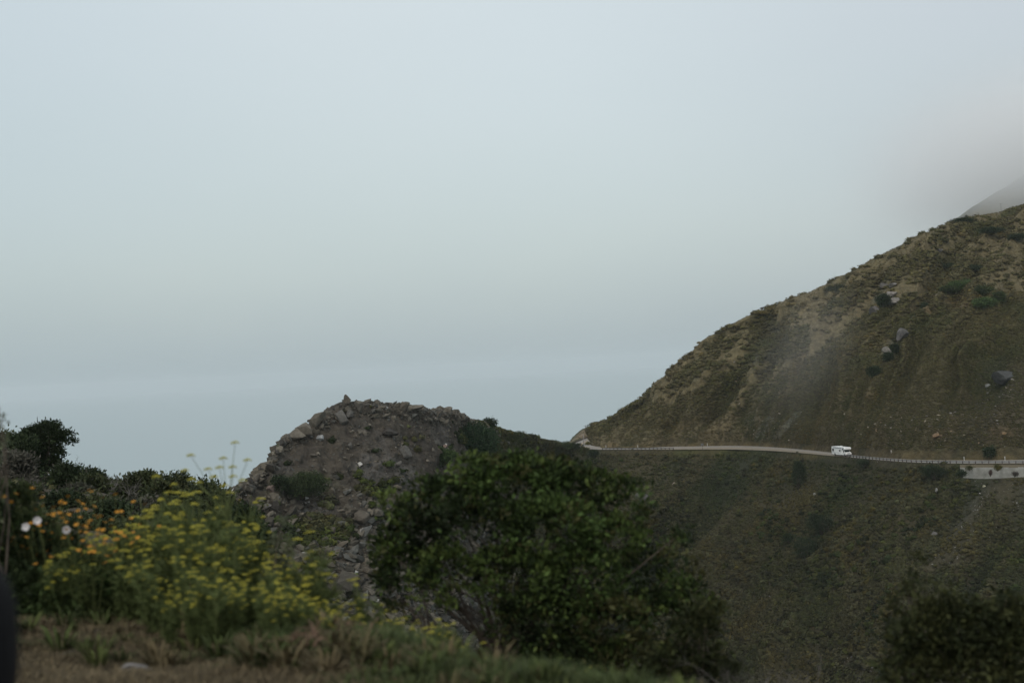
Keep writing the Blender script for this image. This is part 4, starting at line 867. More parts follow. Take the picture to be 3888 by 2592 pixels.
for k_, (x_, y_, rx, ry, an, lb, tb) in enumerate([(3660, 1085, 62, 24, 0, 'bright green flat topped shrub high on the hill', GBR), (3735, 1105, 40, 20, 0, 'darker shrub touching the right of the bright flat topped one', GREENS),
        (3790, 1128, 26, 22, 0, 'round green shrub below and right of the flat topped pair', GREENS), (3740, 1150, 52, 18, 0, 'lighter green shrub under the round one on the hill', GBR), (3600, 1098, 30, 12, 0, 'small green shrub left of the flat topped one', GREENS),
        (3355, 1142, 30, 28, 0, 'dark shrub beside the large pale outcrop', GDK), (3490, 1205, 32, 20, 0, 'dark shrub on the ridge line mid hill', GDK), (3510, 1170, 14, 18, 0, 'narrow dark shrub pointing up mid hill', GDK),
        (3395, 1325, 14, 18, 0, 'dark bush wedged between two crags', GDK), (3370, 1355, 18, 14, 0, 'dark bush under the layered crag', GDK), (3320, 1410, 30, 20, 0, 'dark green bush low on the rib left of the olive scrub', GDK),
        (3760, 1715, 20, 18, 0, 'round dark shrub in the cut bank at right', GDK), (3200, 1095, 60, 14, 0, 'long low dark shrub near the skyline', GDK), (3600, 1012, 70, 12, 0, 'long dark thicket across the upper grass', GDK), (3690, 1020, 60, 12, 0, 'right hand dark thicket across the upper grass', GDK),
        (3665, 838, 36, 7, 0, 'low dark shrubs on the hill top', GDK), (3760, 875, 60, 10, 0, 'dark thicket just below the hill top', GDK), (3860, 900, 36, 13, 0, 'dark shrub below the hill top at the right edge', GDK)]):
    far_shrub('shrub', 'shrub', lb, x_, y_, rx, ry, 'H', 50 + k_, tb, .42, int(120 + rx * 2.2))
for k_, (x_, y_, lb) in enumerate([(3614, 840, 'tiny windblown tree left of the hill top'), (3668, 825, 'tiny leaning tree on the hill top')]):
    s_ = at_surface(x_, y_ + 8, 'H'); D_ = s_[1]
    woody('small_tree', 'tree', lb, P(x_ - 2, y_ + 9, D_), px_lobes([(x_ + 1, y_ - 2, 7, 3.5, 0)], D_), 40, 6, .3, .3, 80 + k_, GDK, .09, 8, trunk='trunk')
s_ = P(2236, 1640, 660)
woody('tree', 'tree', 'round dark tree between the two poles on the headland', s_, px_lobes([(2243, 1616, 8, 8, 0), (2238, 1628, 10, 9, 0), (2250, 1632, 8, 6, 0)], 664), 160, 8, .4, .4, 90, GDK, .15, 10, trunk='trunk')
far_shrub('shrub', 'shrub', 'yellow green shrub on the inside of the road bend', 2232, 1686, 9, 9, 'H', 91, [(.16, .14, .03), (.10, .10, .03)], .3, 60, D=566)

# ------------------------------------------------------------------ left hillside: windswept tree, shrubs, bare brush (35 to 80 m)
D_ = 70.0
def near_shrub(label, px, top, rx, D, seed, tab, base_py=None, name='shrub', leaf=.16, ntips=None, group=None, squash=1.0, per=9):
    x0 = P(px, top, D); g_ = gz(x0[0], D); k_ = D / FPX; hpx = (x0[2] - g_) / k_; rg = random.Random(seed); ls = []
    nl_ = 8
    for i_ in range(nl_):
        f = i_ / (nl_ - 1); yy = top + hpx * (.12 + .75 * rg.random()) ; xx = px + rg.uniform(-1, 1) * rx * (.35 + .5 * (yy - top) / hpx); rr_ = rx * rg.uniform(.28, .5)
        ls.append((xx, max(yy, top + rr_ * .8), rr_, rr_ * .85, rg.uniform(-.5, .5) * rx * k_))
    ls.append((px, top + rx * .4, rx * .42, rx * .38, 0))
    nt2 = ntips or int(240 + (rx * k_) ** 2 * 160)
    b0 = P(px, top + hpx, D)
    return woody(name, 'shrub', label, (b0[0], b0[1], g_), px_lobes(ls, D), min(nt2, 1300), per, leaf, leaf * 1.3, seed, tab, .05, 26, group=group, slim=.55, inner=.4)
GLF = [(.040, .052, .022), (.046, .06, .024), (.034, .045, .022), (.055, .062, .028)]
GRYG = [(.06, .062, .045), (.075, .072, .058), (.05, .055, .038)]
tl_ = [(165, 1630, 40, 24, 0), (120, 1650, 40, 20, 0), (195, 1622, 26, 14, 0), (205, 1655, 40, 18, 0), (245, 1645, 22, 8, 0), (262, 1672, 22, 5, 0), (235, 1676, 20, 6, 0), (160, 1690, 50, 34, 0), (215, 1712, 18, 10, 0), (85, 1670, 36, 18, 0), (225, 1730, 14, 8, 0), (140, 1740, 60, 40, 0), (190, 1768, 44, 26, 0)]
bp = P(150, 1850, 72); woody('cypress', 'tree', 'windswept dark cypress with a jagged flat crown on the left skyline', (bp[0], bp[1], gz(bp[0], bp[1]) - .2), px_lobes(tl_, 72), 1500, 10, .17, .14, 120, GDK, .16, 40, slim=.4, inner=.35, trunk='trunk')
LS = [('dark shrub tucked against the left side of the windswept cypress', 95, 1672, 46, 71, GDK), ('dark green shrub in the skyline gap below the cypress trunk', 262, 1790, 44, 60, GDK), ('dark round shrub at the right foot of the cypress slope', 330, 1835, 50, 57, GLF), ('leafy shrub at the left edge of the skyline', 20, 1655, 70, 74, GLF), ('dark shrub left of the windswept cypress', -60, 1660, 70, 72, GDK), ('shrub in the dip between two bare bushes', 344, 1806, 32, 66, GDK), ('green shrub below the bare bushes', 430, 1850, 60, 62, GLF),
      ('lumpy green shrub mid way along the left skyline', 520, 1828, 44, 62, GLF), ('small upright green shrub on the skyline', 565, 1818, 22, 62, GLF), ('large dark green shrub left of the mound', 655, 1822, 105, 58, GLF), ('right shoulder of the large skyline shrub group', 770, 1850, 60, 57, GLF),
      ('low shrub at the right end of the left skyline', 835, 1896, 40, 55, GLF), ('dark tapering shrub in front of the mound', 920, 1960, 50, 46, GDK), ('dark narrow shrub right of the tapering one', 975, 2040, 36, 42, GDK), ('grey green shrub beneath the cypress', 250, 1800, 80, 62, GRYG),
      ('grey shrub at far left under the skyline', 60, 1740, 90, 62, GRYG)]
for k_, (lb, x_, t_, rx, D_, tb) in enumerate(LS): near_shrub(lb, x_, t_ - 10, rx * 1.15, D_, 130 + k_, tb, ntips=1300)
FIL = [(90, 1850, 90, 50), (230, 1880, 90, 48), (380, 1900, 90, 48), (520, 1910, 90, 46), (660, 1930, 90, 46), (780, 1960, 80, 44), (880, 2030, 60, 38), (-20, 1900, 90, 44), (150, 1960, 100, 38), (320, 1980, 100, 36), (480, 1990, 100, 36), (620, 2000, 100, 34), (760, 2040, 90, 34), (880, 2120, 70, 30), (960, 2180, 60, 28), (300, 1850, 50, 56), (700, 1880, 70, 52), (440, 1925, 60, 42)]
for k_, (x_, t_, rx, D_) in enumerate(FIL):
    near_shrub('dark leafy shrub in the thicket behind the yellow flowers', x_, t_, rx, D_, 160 + k_, [GLF, GDK, GLF, GRYG][k_ % 4], group='thicket shrubs on the left hillside', leaf=.13)
def twigs(name, label, basep, h, spread, seed, n=14, r=.02, mat=None, cat='bare bush', group=None, depth=3, lean=0.0):
    rg = np.random.default_rng(seed); b_ = MB()
    def br(p_, d_, L_, r_, lv):
        pts = [p_]; q_ = p_.copy(); dd_ = d_.copy()
        for _ in range(3): dd_ = dd_ + rg.normal(size=3) * .16; dd_ /= np.linalg.norm(dd_); q_ = q_ + dd_ * L_ / 3; pts.append(q_.copy())
        b_.tube(pts, np.array([1, .8, .6, .35]) * r_, 4 if lv > 1 else 3, cap=False)
        if lv > 0:
            for _ in range(rg.integers(3, 5)):
                k_ = rg.integers(1, 4); nd = dd_ + rg.normal(size=3) * .55 + np.array([0, 0, .15]); nd /= np.linalg.norm(nd); br(np.array(pts[k_]), nd, L_ * rg.uniform(.45, .7), r_ * .5, lv - 1)
    for _ in range(n):
        a = rg.uniform(0, 6.28); d_ = np.array([math.cos(a) * spread + lean, math.sin(a) * spread, 1.0]); d_ /= np.linalg.norm(d_)
        br(np.array([math.cos(a), math.sin(a), 0]) * spread * h * .15, d_, h * rg.uniform(.4, .62), r, depth)
    root = empty(name, basep); b_.build('branches', mat or M_TWIG, root); return tag(root, label, cat, group)
for k_, (x_, t_, D_, n_, lb) in enumerate([(275, 1745, 62, 10, 'bare grey brush leaning out right of the cypress'), (395, 1790, 60, 12, 'bare twiggy bush standing on the left skyline'), (345, 1785, 64, 8, 'smaller bare bush on the skyline'), (488, 1805, 60, 4, 'single bare stem above the skyline shrubs'),
                                          (110, 1800, 56, 11, 'dense grey leafless brush under the cypress'), (430, 1890, 50, 8, 'grey leafless bush in front of the skyline shrubs'), (200, 1850, 52, 10, 'grey leafless bush left of centre in the thicket')]):
    p_ = P(x_, t_, D_); g_ = gz(p_[0], D_); twigs('bare_bush', lb, (p_[0], p_[1], g_), (p_[2] - g_) * 1.0, .55 if n_ > 5 else .15, 190 + k_, n_, .028, lean=.25 if k_ == 0 else 0)

# ------------------------------------------------------------------ foreground: the big bush and its neighbours
LFG = [(.026, .042, .012), (.038, .062, .017), (.054, .082, .022), (.016, .026, .009), (.072, .098, .027), (.014, .022, .008), (.05, .052, .020)]
bl = [(1960, 1850, 200, 100, 0), (1720, 1900, 130, 85, .15), (2170, 1850, 150, 80, .1), (2300, 1880, 90, 75, .2), (1580, 2010, 110, 90, 0), (1830, 2010, 170, 120, -.3), (2090, 2010, 180, 110, -.35), (2330, 2050, 110, 90, 0), (1540, 2160, 110, 90, .1), (1700, 2190, 120, 110, -.2),
      (1960, 2200, 170, 120, -.35), (2220, 2200, 150, 120, -.3), (2420, 2160, 90, 80, .1), (2060, 2360, 170, 110, -.3), (2300, 2370, 160, 110, -.3), (2480, 2350, 110, 110, 0), (2150, 2500, 170, 90, -.3), (2380, 2530, 190, 90, -.3), (2560, 2500, 60, 60, 0),
      (1620, 1850, 60, 36, 0), (1800, 1775, 80, 40, 0), (1960, 1765, 90, 42, 0), (2110, 1790, 60, 34, .1), (2400, 1850, 46, 26, .1), (2460, 1960, 40, 30, .1), (2520, 2120, 50, 26, .1), (1470, 2080, 50, 36, 0), (1500, 1900, 46, 26, .1), (2620, 2250, 60, 50, 0)]
bp = P(1960, 2560, 11.2); rg = np.random.default_rng(7); root = empty('bush', (bp[0], bp[1], gz(bp[0], bp[1]) + .1)); b0 = np.array(root.location)
rb = random.Random(9)
for k_ in range(34):                             # loose shoots that break the outline
    a = rb.uniform(-.25, math.pi + .25); rr_ = rb.uniform(.92, 1.12); bl.append((2010 + math.cos(a) * 560 * rr_, 2200 - math.sin(a) * 440 * rr_ + 20, rb.uniform(14, 30), rb.uniform(16, 34), rb.uniform(-.2, .3)))
bl += [(2640, 2150, 30, 40, .1), (2590, 2060, 24, 30, .1), (2700, 2320, 40, 40, .1), (2560, 2230, 50, 50, 0)]
lb_ = [(c_ - b0, r_) for c_, r_ in px_lobes(bl, 11.0, .75)]
V, F, C, T_ = crown_arrays(lb_, 2500, 16, .048, .042, rg, .45, .58, .55, LFG, .35)
obj('foliage', me_np('foliage', V, F, C), M_LEAF, root)
limbs((0, 0, -.1), T_[:400], rg, .028, 70, M_BARK, 'branches', root)
ex = MB(); gnd = P(1610, 2470, 11)
for px_, py_ in ((1560, 2250), (1590, 2200), (1540, 2290)): a = P(1640, 2480, 11.0) - b0; t_ = P(px_, py_, 11) - b0; ex.tube([a, (a + t_) / 2 + np.array([.02, 0, .03]), t_], [.013, .010, .006], 5)
ex.build('stem', M_BARK, root)
tag(root, 'large dense dark green bush in the middle foreground', 'bush')
def fg_bush(label, lobes, D, ntips, seed, tab, leaf=.05, per=11, px=None, nl=30, dep=.8):
    rg = np.random.default_rng(seed); x_ = sum(l_[0] for l_ in lobes) / len(lobes) if px is None else px; p_ = P(x_, 2500, D); b_ = np.array([p_[0], p_[1], gz(p_[0], D) + .02]); r = empty('bush', b_)
    V, F, C, T_ = crown_arrays([(c_ - b_, r_) for c_, r_ in px_lobes(lobes, D, dep)], ntips, per, leaf, leaf * .8, rg, .3, .35, .48, tab, .3)
    obj('foliage', me_np('foliage', V, F, C), M_LEAF, r); limbs((0, 0, -.05), T_[:200], rg, .016, nl, M_BARK, 'branches', r); return tag(r, label, 'bush')
OLV = [(.024, .030, .011), (.034, .038, .014), (.018, .023, .009)]
fg_bush('dark bush filling the lower right corner', [(3620, 2420, 110, 130, 0), (3790, 2430, 130, 110, 0), (3530, 2360, 60, 80, 0), (3940, 2370, 110, 90, 0), (3620, 2560, 260, 110, 0), (3700, 2320, 70, 40, 0), (3840, 2290, 50, 36, .1), (3590, 2270, 36, 40, 0), (3450, 2450, 60, 90, 0), (3880, 2500, 140, 120, 0)], 9.0, 900, 301, OLV, .05)
fg_bush('loose low bush right beside the large one', [(2640, 2420, 80, 100, 0), (2700, 2330, 50, 40, 0), (2560, 2540, 140, 80, 0), (2720, 2560, 90, 60, 0)], 9.8, 280, 302, OLV, .05)
fg_bush('thin olive sprig bush rising behind the lower right corner', [(3480, 2200, 50, 40, 0), (3440, 2280, 60, 60, 0), (3500, 2130, 24, 30, 0), (3420, 2390, 60, 90, 0)], 9.6, 70, 303, OLV, .04)
GRNL = [(.022, .038, .012), (.032, .048, .016), (.02, .03, .012), (.04, .052, .02)]
fg_bush('dark leafy bush with orange flowers at the left edge', [(60, 2060, 110, 130, 0), (210, 2110, 120, 110, 0), (-60, 2180, 120, 150, 0), (90, 2240, 150, 90, -.3), (300, 2200, 120, 100, -.2), (420, 2240, 110, 80, -.2), (200, 2300, 160, 70, -.35), (480, 2310, 90, 50, -.3), (30, 1900, 60, 60, 0), (110, 1930, 26, 90, 0)], 9.4, 2100, 304, GRNL, .042)
fg_bush('pale feathery shrub tip at the far left edge', [(0, 1640, 14, 26, 0), (6, 1590, 8, 22, 0), (2, 1700, 12, 40, 0), (-30, 1760, 30, 80, 0), (-20, 1900, 30, 80, 0)], 9.0, 60, 305, [(.10, .12, .07), (.12, .13, .08)], .035, 6, px=-20, nl=12)
p_ = P(2900, 2560, 9.2); twigs('bare_bush', 'thin grey leafless bush between the two lower right bushes', (p_[0], p_[1], gz(p_[0], 9.2)), .72, .75, 306, 16, .006)
p_ = P(1540, 2500, 9.8); twigs('bare_bush', 'thin brown twigs at the lower left of the large bush', (p_[0], p_[1], gz(p_[0], 9.8)), .5, .6, 307, 8, .005, mat=M_BARK)

# ------------------------------------------------------------------ fennel and other flowers
def umbel_mesh(seed, r=.05, nb=18, blob_r=.0055):
    rg = np.random.default_rng(seed); iv, if_ = np.array([[1, 0, 0], [-1, 0, 0], [0, 1, 0], [0, -1, 0], [0, 0, 1], [0, 0, -1.0]]), np.array([[0, 2, 4], [2, 1, 4], [1, 3, 4], [3, 0, 4], [2, 0, 5], [1, 2, 5], [3, 1, 5], [0, 3, 5]])
    b_ = MB()
    for k_ in range(nb):
        rr_ = r * math.sqrt((k_ + .5) / nb); a = k_ * 2.4; z_ = .012 * (1 - (rr_ / r) ** 2) + rg.normal() * .002; s_ = blob_r * rg.uniform(.8, 1.3)
        b_.add(iv * np.array([s_ * 1.3, s_ * 1.3, s_ * .8]) + np.array([rr_ * math.cos(a), rr_ * math.sin(a), z_]), if_)
    return b_.mesh('flower_head')
UM = [umbel_mesh(k_, .020 + .008 * k_) for k_ in range(4)]
def fennel_proto(seed, h, nst, nleaf, per=8):
    rg = np.random.default_rng(seed); st = MB(); heads = []
    lv, lf, lc = [], [], []
    def leaf(p_, d_, L_):
        for _ in range(per):
            e_ = d_ + rg.normal(size=3) * .55; e_ /= np.linalg.norm(e_); s_ = np.cross(e_, rg.normal(size=3)); s_ /= np.linalg.norm(s_); w_ = .0035; n0 = len(lv)
            q_ = p_ + e_ * L_ * .55 + rg.normal(size=3) * .006; t_ = q_ + (e_ + rg.normal(size=3) * .35) * L_ * .45
            lv.extend([p_ - s_ * w_, p_ + s_ * w_, q_ + s_ * w_, q_ - s_ * w_, t_]); lf.extend([[n0, n0 + 1, n0 + 2], [n0, n0 + 2, n0 + 3], [n0 + 3, n0 + 2, n0 + 4]]); lc.extend([rg.random()] * 5)
    for k_ in range(nst):
        a = rg.uniform(0, 6.28); d_ = np.array([math.cos(a) * .22, math.sin(a) * .22, 1.0]) * rg.uniform(.7, 1); top_ = d_ * h; mid = top_ * .5 + rg.normal(size=3) * .02
        st.tube([[0, 0, 0], mid, top_], [.006, .0045, .003], 4, cap=False); heads.append(top_)
        for _ in range(3):
            f = rg.uniform(.45, .85); p_ = top_ * f; a2 = rg.uniform(0, 6.28); e_ = p_ + np.array([math.cos(a2) * .10, math.sin(a2) * .10, rg.uniform(.08, .20)]) * h
            st.tube([p_, (p_ + e_) / 2 + np.array([0, 0, .01]), e_], [.003, .0025, .002], 3, cap=False); heads.append(e_)
        for _ in range(nleaf): f = rg.uniform(.08, .8); a2 = rg.uniform(0, 6.28); leaf(top_ * f, np.array([math.cos(a2), math.sin(a2), .6]), rg.uniform(.07, .15))
    V = np.array(lv); col = np.array([(.080, .104, .036)]) * (1 + (np.array(lc)[:, None] - .5) * .6)
    return st.mesh('stems'), me_np('leaves', V, np.array(lf), col), heads
FP = [fennel_proto(400, .80, 5, 24), fennel_proto(401, .70, 5, 26), fennel_proto(402, .95, 4, 28), fennel_proto(403, .60, 6, 22)]
def fennel(px, D, kind, label, group, s=1.0, seed=0, heads=True, hmat=None, maxh=12, name='fennel', cat='fennel plant', nz_=None):
    rg = random.Random(seed); p_ = P(px, 2300, D); st, lv_, hd = FP[kind]; r = empty(name, (p_[0], p_[1], gz(p_[0], D) - .03), rg.uniform(0, 6.28)); r.scale = (s, s, s)
    obj('stems', st, M_STEM, r); obj('leaves', lv_, M_FENLEAF, r)
    hs = hd[:]; rg.shuffle(hs)
    for h_ in (hs[:maxh] if heads else []):
        o = obj('flower_head', UM[rg.randrange(4)], hmat or M_YEL, r, h_); o.rotation_euler = (rg.uniform(-.12, .12), rg.uniform(-.12, .12), rg.uniform(0, 6))
    return tag(r, label, cat, group)
rf = random.Random(77); k_ = 0
def fen_label(px_, D_):
    if px_ < 420: return 'yellow flowered fennel mixed with orange flowers at the left end of the stand', 'fennel at the left end of the stand'
    if D_ < 8.8 and px_ < 1150: return 'short yellow flowered fennel in the front row above the dry grass', 'front row fennel'
    if px_ < 800: return 'yellow flowered fennel in the dense left half of the stand', 'fennel in the left half of the stand'
    if px_ < 1150: return 'yellow flowered fennel in the dense right half of the stand', 'fennel in the right half of the stand'
    return 'sparse fennel between the dense stand and the large bush', 'sparse fennel beside the large bush'
for n_ in range(150):
    if n_ < 84: px_ = rf.triangular(180, 1330, 720); D_ = rf.uniform(8.9, 11.2) if px_ < 1000 else rf.uniform(8.4, 10.2)
    elif n_ < 120: px_ = rf.triangular(420, 1300, 800); D_ = rf.uniform(8.0, 8.9) - .5 * sstep(900, 1300, px_)
    else: px_ = rf.uniform(1000, 1700); D_ = rf.uniform(7.9, 9.6)
    sc_ = np.interp(px_, [150, 450, 900, 1150, 1550], [.66, .92, .98, .82, .58]) * rf.uniform(.70, 1.18)
    if D_ < 8.8: sc_ *= .62
    lb_f, gr_f = fen_label(px_, D_)
    fennel(px_, D_, rf.randrange(4), lb_f, gr_f, float(sc_), n_, maxh=rf.randrange(8, 16))
# one taller plant against the sky
r = fennel(885, 9.3, 2, 'tallest fennel with thin stems reaching above the skyline left of the mound', None, .9, 501, maxh=8)
tall = MB(); b0 = np.array(r.location); tips = [(893, 1683), (725, 1731), (848, 1742), (940, 1749), (834, 1777), (884, 1775), (791, 1783), (702, 1788), (594, 1811), (886, 1811), (922, 1826), (812, 1813), (729, 1822), (755, 1835), (853, 1846)]
r.rotation_euler = (0, 0, 0); r.scale = (1, 1, 1)
for c_ in [c_ for c_ in COL.objects if c_.parent == r and c_.name.startswith('flower_head')]: bpy.data.objects.remove(c_)
fork = P(862, 1930, 9.3) - b0
for (x_, y_) in tips:
    t_ = P(x_, y_, 9.3 + random.Random(x_).uniform(-.15, .15)) - b0; tall.tube([[0, 0, 0], fork * .6, fork * .9 + np.array([0, 0, .02]), fork + (t_ - fork) * .5 + np.array([0, 0, -.01]), t_], [.006, .005, .0035, .0022, .0016], 4, cap=False)
    o = obj('flower_head', UM[1], M_YEL, r, t_ + np.array([0, 0, .002]))
tall.build('tall_stems', M_STEM, r)
# grey green dry plume in front of the mound foot
p_ = P(1075, 2350, 9.4); fg_bush('tall grey green plume standing in front of the mound foot', [(1080, 2000, 22, 70, 0), (1070, 2110, 45, 80, 0), (1060, 2220, 70, 80, 0), (1040, 2320, 80, 60, 0)], 9.4, 240, 306, [(.085, .095, .055), (.07, .08, .05)], .028, 9, px=1070, nl=16)
# orange flowers and white bindweed
def blossom(seed, petals, r, cup):
    b_ = MB()
    for k_ in range(petals):
        a = k_ * 2 * math.pi / petals; d_ = np.array([math.cos(a), math.sin(a), 0]); s_ = np.array([-d_[1], d_[0], 0]); w_ = r * math.pi / petals * 1.1
        b_.add([[0, 0, 0], d_ * r * .6 - s_ * w_ + np.array([0, 0, cup * .6]), d_ * r + np.array([0, 0, cup]), d_ * r * .6 + s_ * w_ + np.array([0, 0, cup * .6])], F4=[[0, 1, 2, 3]])
    return b_.mesh('flower')
OF = blossom(1, 6, .019, .008); WF = blossom(2, 5, .030, .016)
stm = MB(); 
for k_ in range(5): a = k_ * 1.3; stm.tube([[0, 0, 0], [math.cos(a) * .05, math.sin(a) * .05, .25], [math.cos(a) * .12, math.sin(a) * .12, .42 + .03 * k_]], [.0022, .0016, .001], 4, cap=False)
stmm = stm.mesh('stems')
for n_ in range(34):
    px_ = rf.triangular(-20, 560, 150) if n_ < 24 else rf.triangular(220, 560, 420); D_ = rf.uniform(8.9, 9.9); yt = rf.uniform(1870, 2090) if n_ < 24 else rf.uniform(1990, 2130)
    p_ = P(px_, yt, D_); g_ = gz(p_[0], D_); s_ = max((p_[2] - g_) / .5, .4)
    r = empty('orange_flower_plant', (p_[0], p_[1], g_), rf.uniform(0, 6)); r.scale = (s_ * .8, s_ * .8, s_); obj('stems', stmm, M_STEM, r)
    for k_ in range(5):
        a = k_ * 1.3; o = obj('flower', OF, M_ORG, r, (math.cos(a) * .12, math.sin(a) * .12, .42 + .03 * k_)); o.rotation_euler = (rf.uniform(-.3, .5), rf.uniform(-.3, .3), 0); o.scale = (1 / (s_ * .8), 1 / (s_ * .8), 1 / s_)
    tag(r, 'slender plant with orange flowers at the left of the yellow stand', 'flowering plant', 'orange flowered plants at the left')
for k_, (x_, y_, lb) in enumerate([(100, 2000, 'leftmost of three white flowers in the leafy bush'), (142, 1976, 'highest and largest of the three white flowers'), (250, 2012, 'rightmost of the three white flowers')]):
    p_ = P(x_, y_, 9.0); r = empty('white_flower', p_); c = MB(); c.tube([[0, 0, 0], [.01, .05, -.12], [.0, .12, -.35]], [.002, .002, .002], 4); c.build('stem', M_STEM, r)
    o = obj('petals', WF, M_WHT, r); o.rotation_euler = (R(75), 0, .3 * k_); tag(r, lb, 'flower', 'white flowers in the leafy bush')
# low yellow flowers under the big bush
for k_, (x_, y_, D_) in enumerate([(1960, 2478, 8.6), (2010, 2500, 8.4), (2060, 2482, 8.6), (2115, 2520, 8.2), (2150, 2490, 8.4), (2450, 2508, 8.2), (2590, 2512, 8.0), (2610, 2560, 7.6), (2500, 2556, 7.8), (1720, 2330, 9.4), (1700, 2180, 9.6), (1610, 2200, 9.6), (1660, 2275, 9.6), (1780, 2260, 9.6), (1530, 2350, 9.2), (1480, 2440, 8.9), (2220, 2552, 7.9), (1850, 2530, 8.1)]):
    fennel(x_, D_, 3, 'short fennel with sparse yellow heads growing before the large bush', 'short fennel along the foot of the large bush', .40 if k_ < 9 or k_ > 15 else .62, 600 + k_, maxh=4)

def weed(seed, nl=46):
    rg = np.random.default_rng(seed); V, F, c = [], [], []
    for k_ in range(nl):
        a = rg.uniform(0, 6.28); d_ = np.array([math.cos(a), math.sin(a), rg.uniform(.5, 2.2)]); d_ /= np.linalg.norm(d_); s_ = np.array([-math.sin(a), math.cos(a), 0]) * rg.uniform(.004, .012); L_ = rg.uniform(.08, .26); p_ = np.array([math.cos(a), math.sin(a), 0]) * .03
        m_ = p_ + d_ * L_ * .6; t_ = m_ + (d_ + np.array([0, 0, -.5])) * L_ * .4; n0 = len(V); V += [p_ - s_ * .4, p_ + s_ * .4, m_ + s_, m_ - s_, t_]; F += [[n0, n0 + 1, n0 + 2], [n0, n0 + 2, n0 + 3], [n0 + 3, n0 + 2, n0 + 4]]; c += [rg.random()] * 5
    return np.array(V), np.array(F), np.array(c)
rg = np.random.default_rng(88); n_ = 1100; px_ = rg.uniform(-200, 2750, n_); lo_ = np.interp(px_, [0, 500, 1000, 1500, 2700], [7.9, 7.4, 6.9, 6.2, 5.6]); D_ = lo_ + rg.exponential(.75, n_); kk_ = rg.random(n_) < np.interp(px_, [0, 500, 1000, 2700], [.18, .45, .9, 1]) * (.2 + 1.2 * vn(np.stack([px_ / 160, D_ * 1.5, D_ * 0], -1))); px_, D_ = px_[kk_], D_[kk_]; n_ = len(px_); X_ = (px_ - 1944) / FPX * D_
Z_ = near_z(np.arctan2(X_, D_), D_) + near_bump(X_, D_) + EYE - .01; s_ = (.3 + 1.1 * rg.random(n_) ** 2) * np.interp(px_, [0, 1200, 2700], [.8, .8, .7])
wc_ = np.array([(.045, .060, .018), (.06, .074, .022), (.07, .060, .030), (.09, .072, .038), (.035, .047, .015)])[rg.integers(0, 5, n_)]
V, F, C = merge([weed(k_) for k_ in range(6)], np.stack([X_, D_, Z_], 1), np.stack([s_, s_, s_ * rg.uniform(.6, 1.3, n_)], 1), rg.uniform(0, 6.3, n_), wc_, None, 89, .3)
tag(obj('weeds', me_np('weeds', V, F, C), M_FENLEAF), 'mixed low weeds along the edge of the verge', 'weeds', kind='stuff')

# dry grass, green grass and litter on the verge
rg = np.random.default_rng(91)
def blades(n, xr, dr, hr, cols, seed, wid=.006, lean=.5, dens=None):
    rg = np.random.default_rng(seed); px_ = rg.uniform(*xr, n); D_ = rg.uniform(*dr, n); X_ = (px_ - 1944) / FPX * D_; 
    if dens is not None: k_ = rg.random(n) < dens(px_, D_, X_); px_, D_, X_ = px_[k_], D_[k_], X_[k_]; n = len(X_)
    Z_ = near_z(np.arctan2(X_, D_), D_) + near_bump(X_, D_) + EYE - .01; p_ = np.stack([X_, D_, Z_], 1); a = rg.uniform(0, 6.28, n); h = rg.uniform(*hr, n)[:, None]
    d_ = np.stack([np.cos(a), np.sin(a), 0 * a], 1); s_ = np.stack([-d_[:, 1], d_[:, 0], 0 * a], 1) * wid * .5; l_ = rg.uniform(.1, lean, (n, 1)) * 1.4
    m_ = p_ + d_ * h * l_ * .35 + np.array([0, 0, 1]) * h * .6; t_ = p_ + d_ * h * l_ + np.array([0, 0, 1]) * h * (1 - .3 * l_)
    V = np.stack([p_ - s_, p_ + s_, m_ + s_ * .8, m_ - s_ * .8, t_], 1).reshape(-1, 3); k5 = np.arange(n) * 5
    F = np.vstack([np.stack([k5, k5 + 1, k5 + 2], 1), np.stack([k5, k5 + 2, k5 + 3], 1), np.stack([k5 + 3, k5 + 2, k5 + 4], 1)])
    c_ = np.asarray(cols)[rg.integers(0, len(cols), n)] * rg.uniform(.75, 1.25, (n, 1)); return V, F, np.repeat(c_, 5, 0)
V, F, C = blades(130000, (-300, 3000), (5.0, 9.6), (.02, .09), [(.125, .098, .056), (.098, .078, .044), (.165, .13, .076), (.055, .045, .028)], 92, .005, 2.2, lambda x_, d_, X_: np.clip(1.1 - .7 * sstep(1300, 2200, x_) + .3 * vn(np.stack([X_ * 2, d_ * 2, X_ * 0], -1)) - .2, 0, 1))
tag(obj('dry_grass', me_np('dry_grass', V, F, C), M_FENLEAF), 'matted straw coloured grass on the road verge', 'grass', kind='stuff')
V, F, C = blades(70000, (500, 2700), (5.2, 8.6), (.04, .19), [(.045, .066, .02), (.055, .078, .024), (.068, .085, .032), (.038, .052, .02)], 93, .005, 1.2, lambda x_, d_, X_: np.clip(sstep(900, 1700, x_ + 700 * (vn(np.stack([X_ * 1.3, d_ * 1.3, X_ * 0], -1)) - .5) + (d_ - 7.2) * 260), 0, 1) * .9 * sstep(2700, 2200, x_) * (.35 + vn(np.stack([X_ * 3, d_ * 3, X_ * 0], -1))))
tag(obj('green_grass', me_np('green_grass', V, F, C), M_FENLEAF), 'green weedy grass on the verge in front of the large bush', 'grass', kind='stuff')
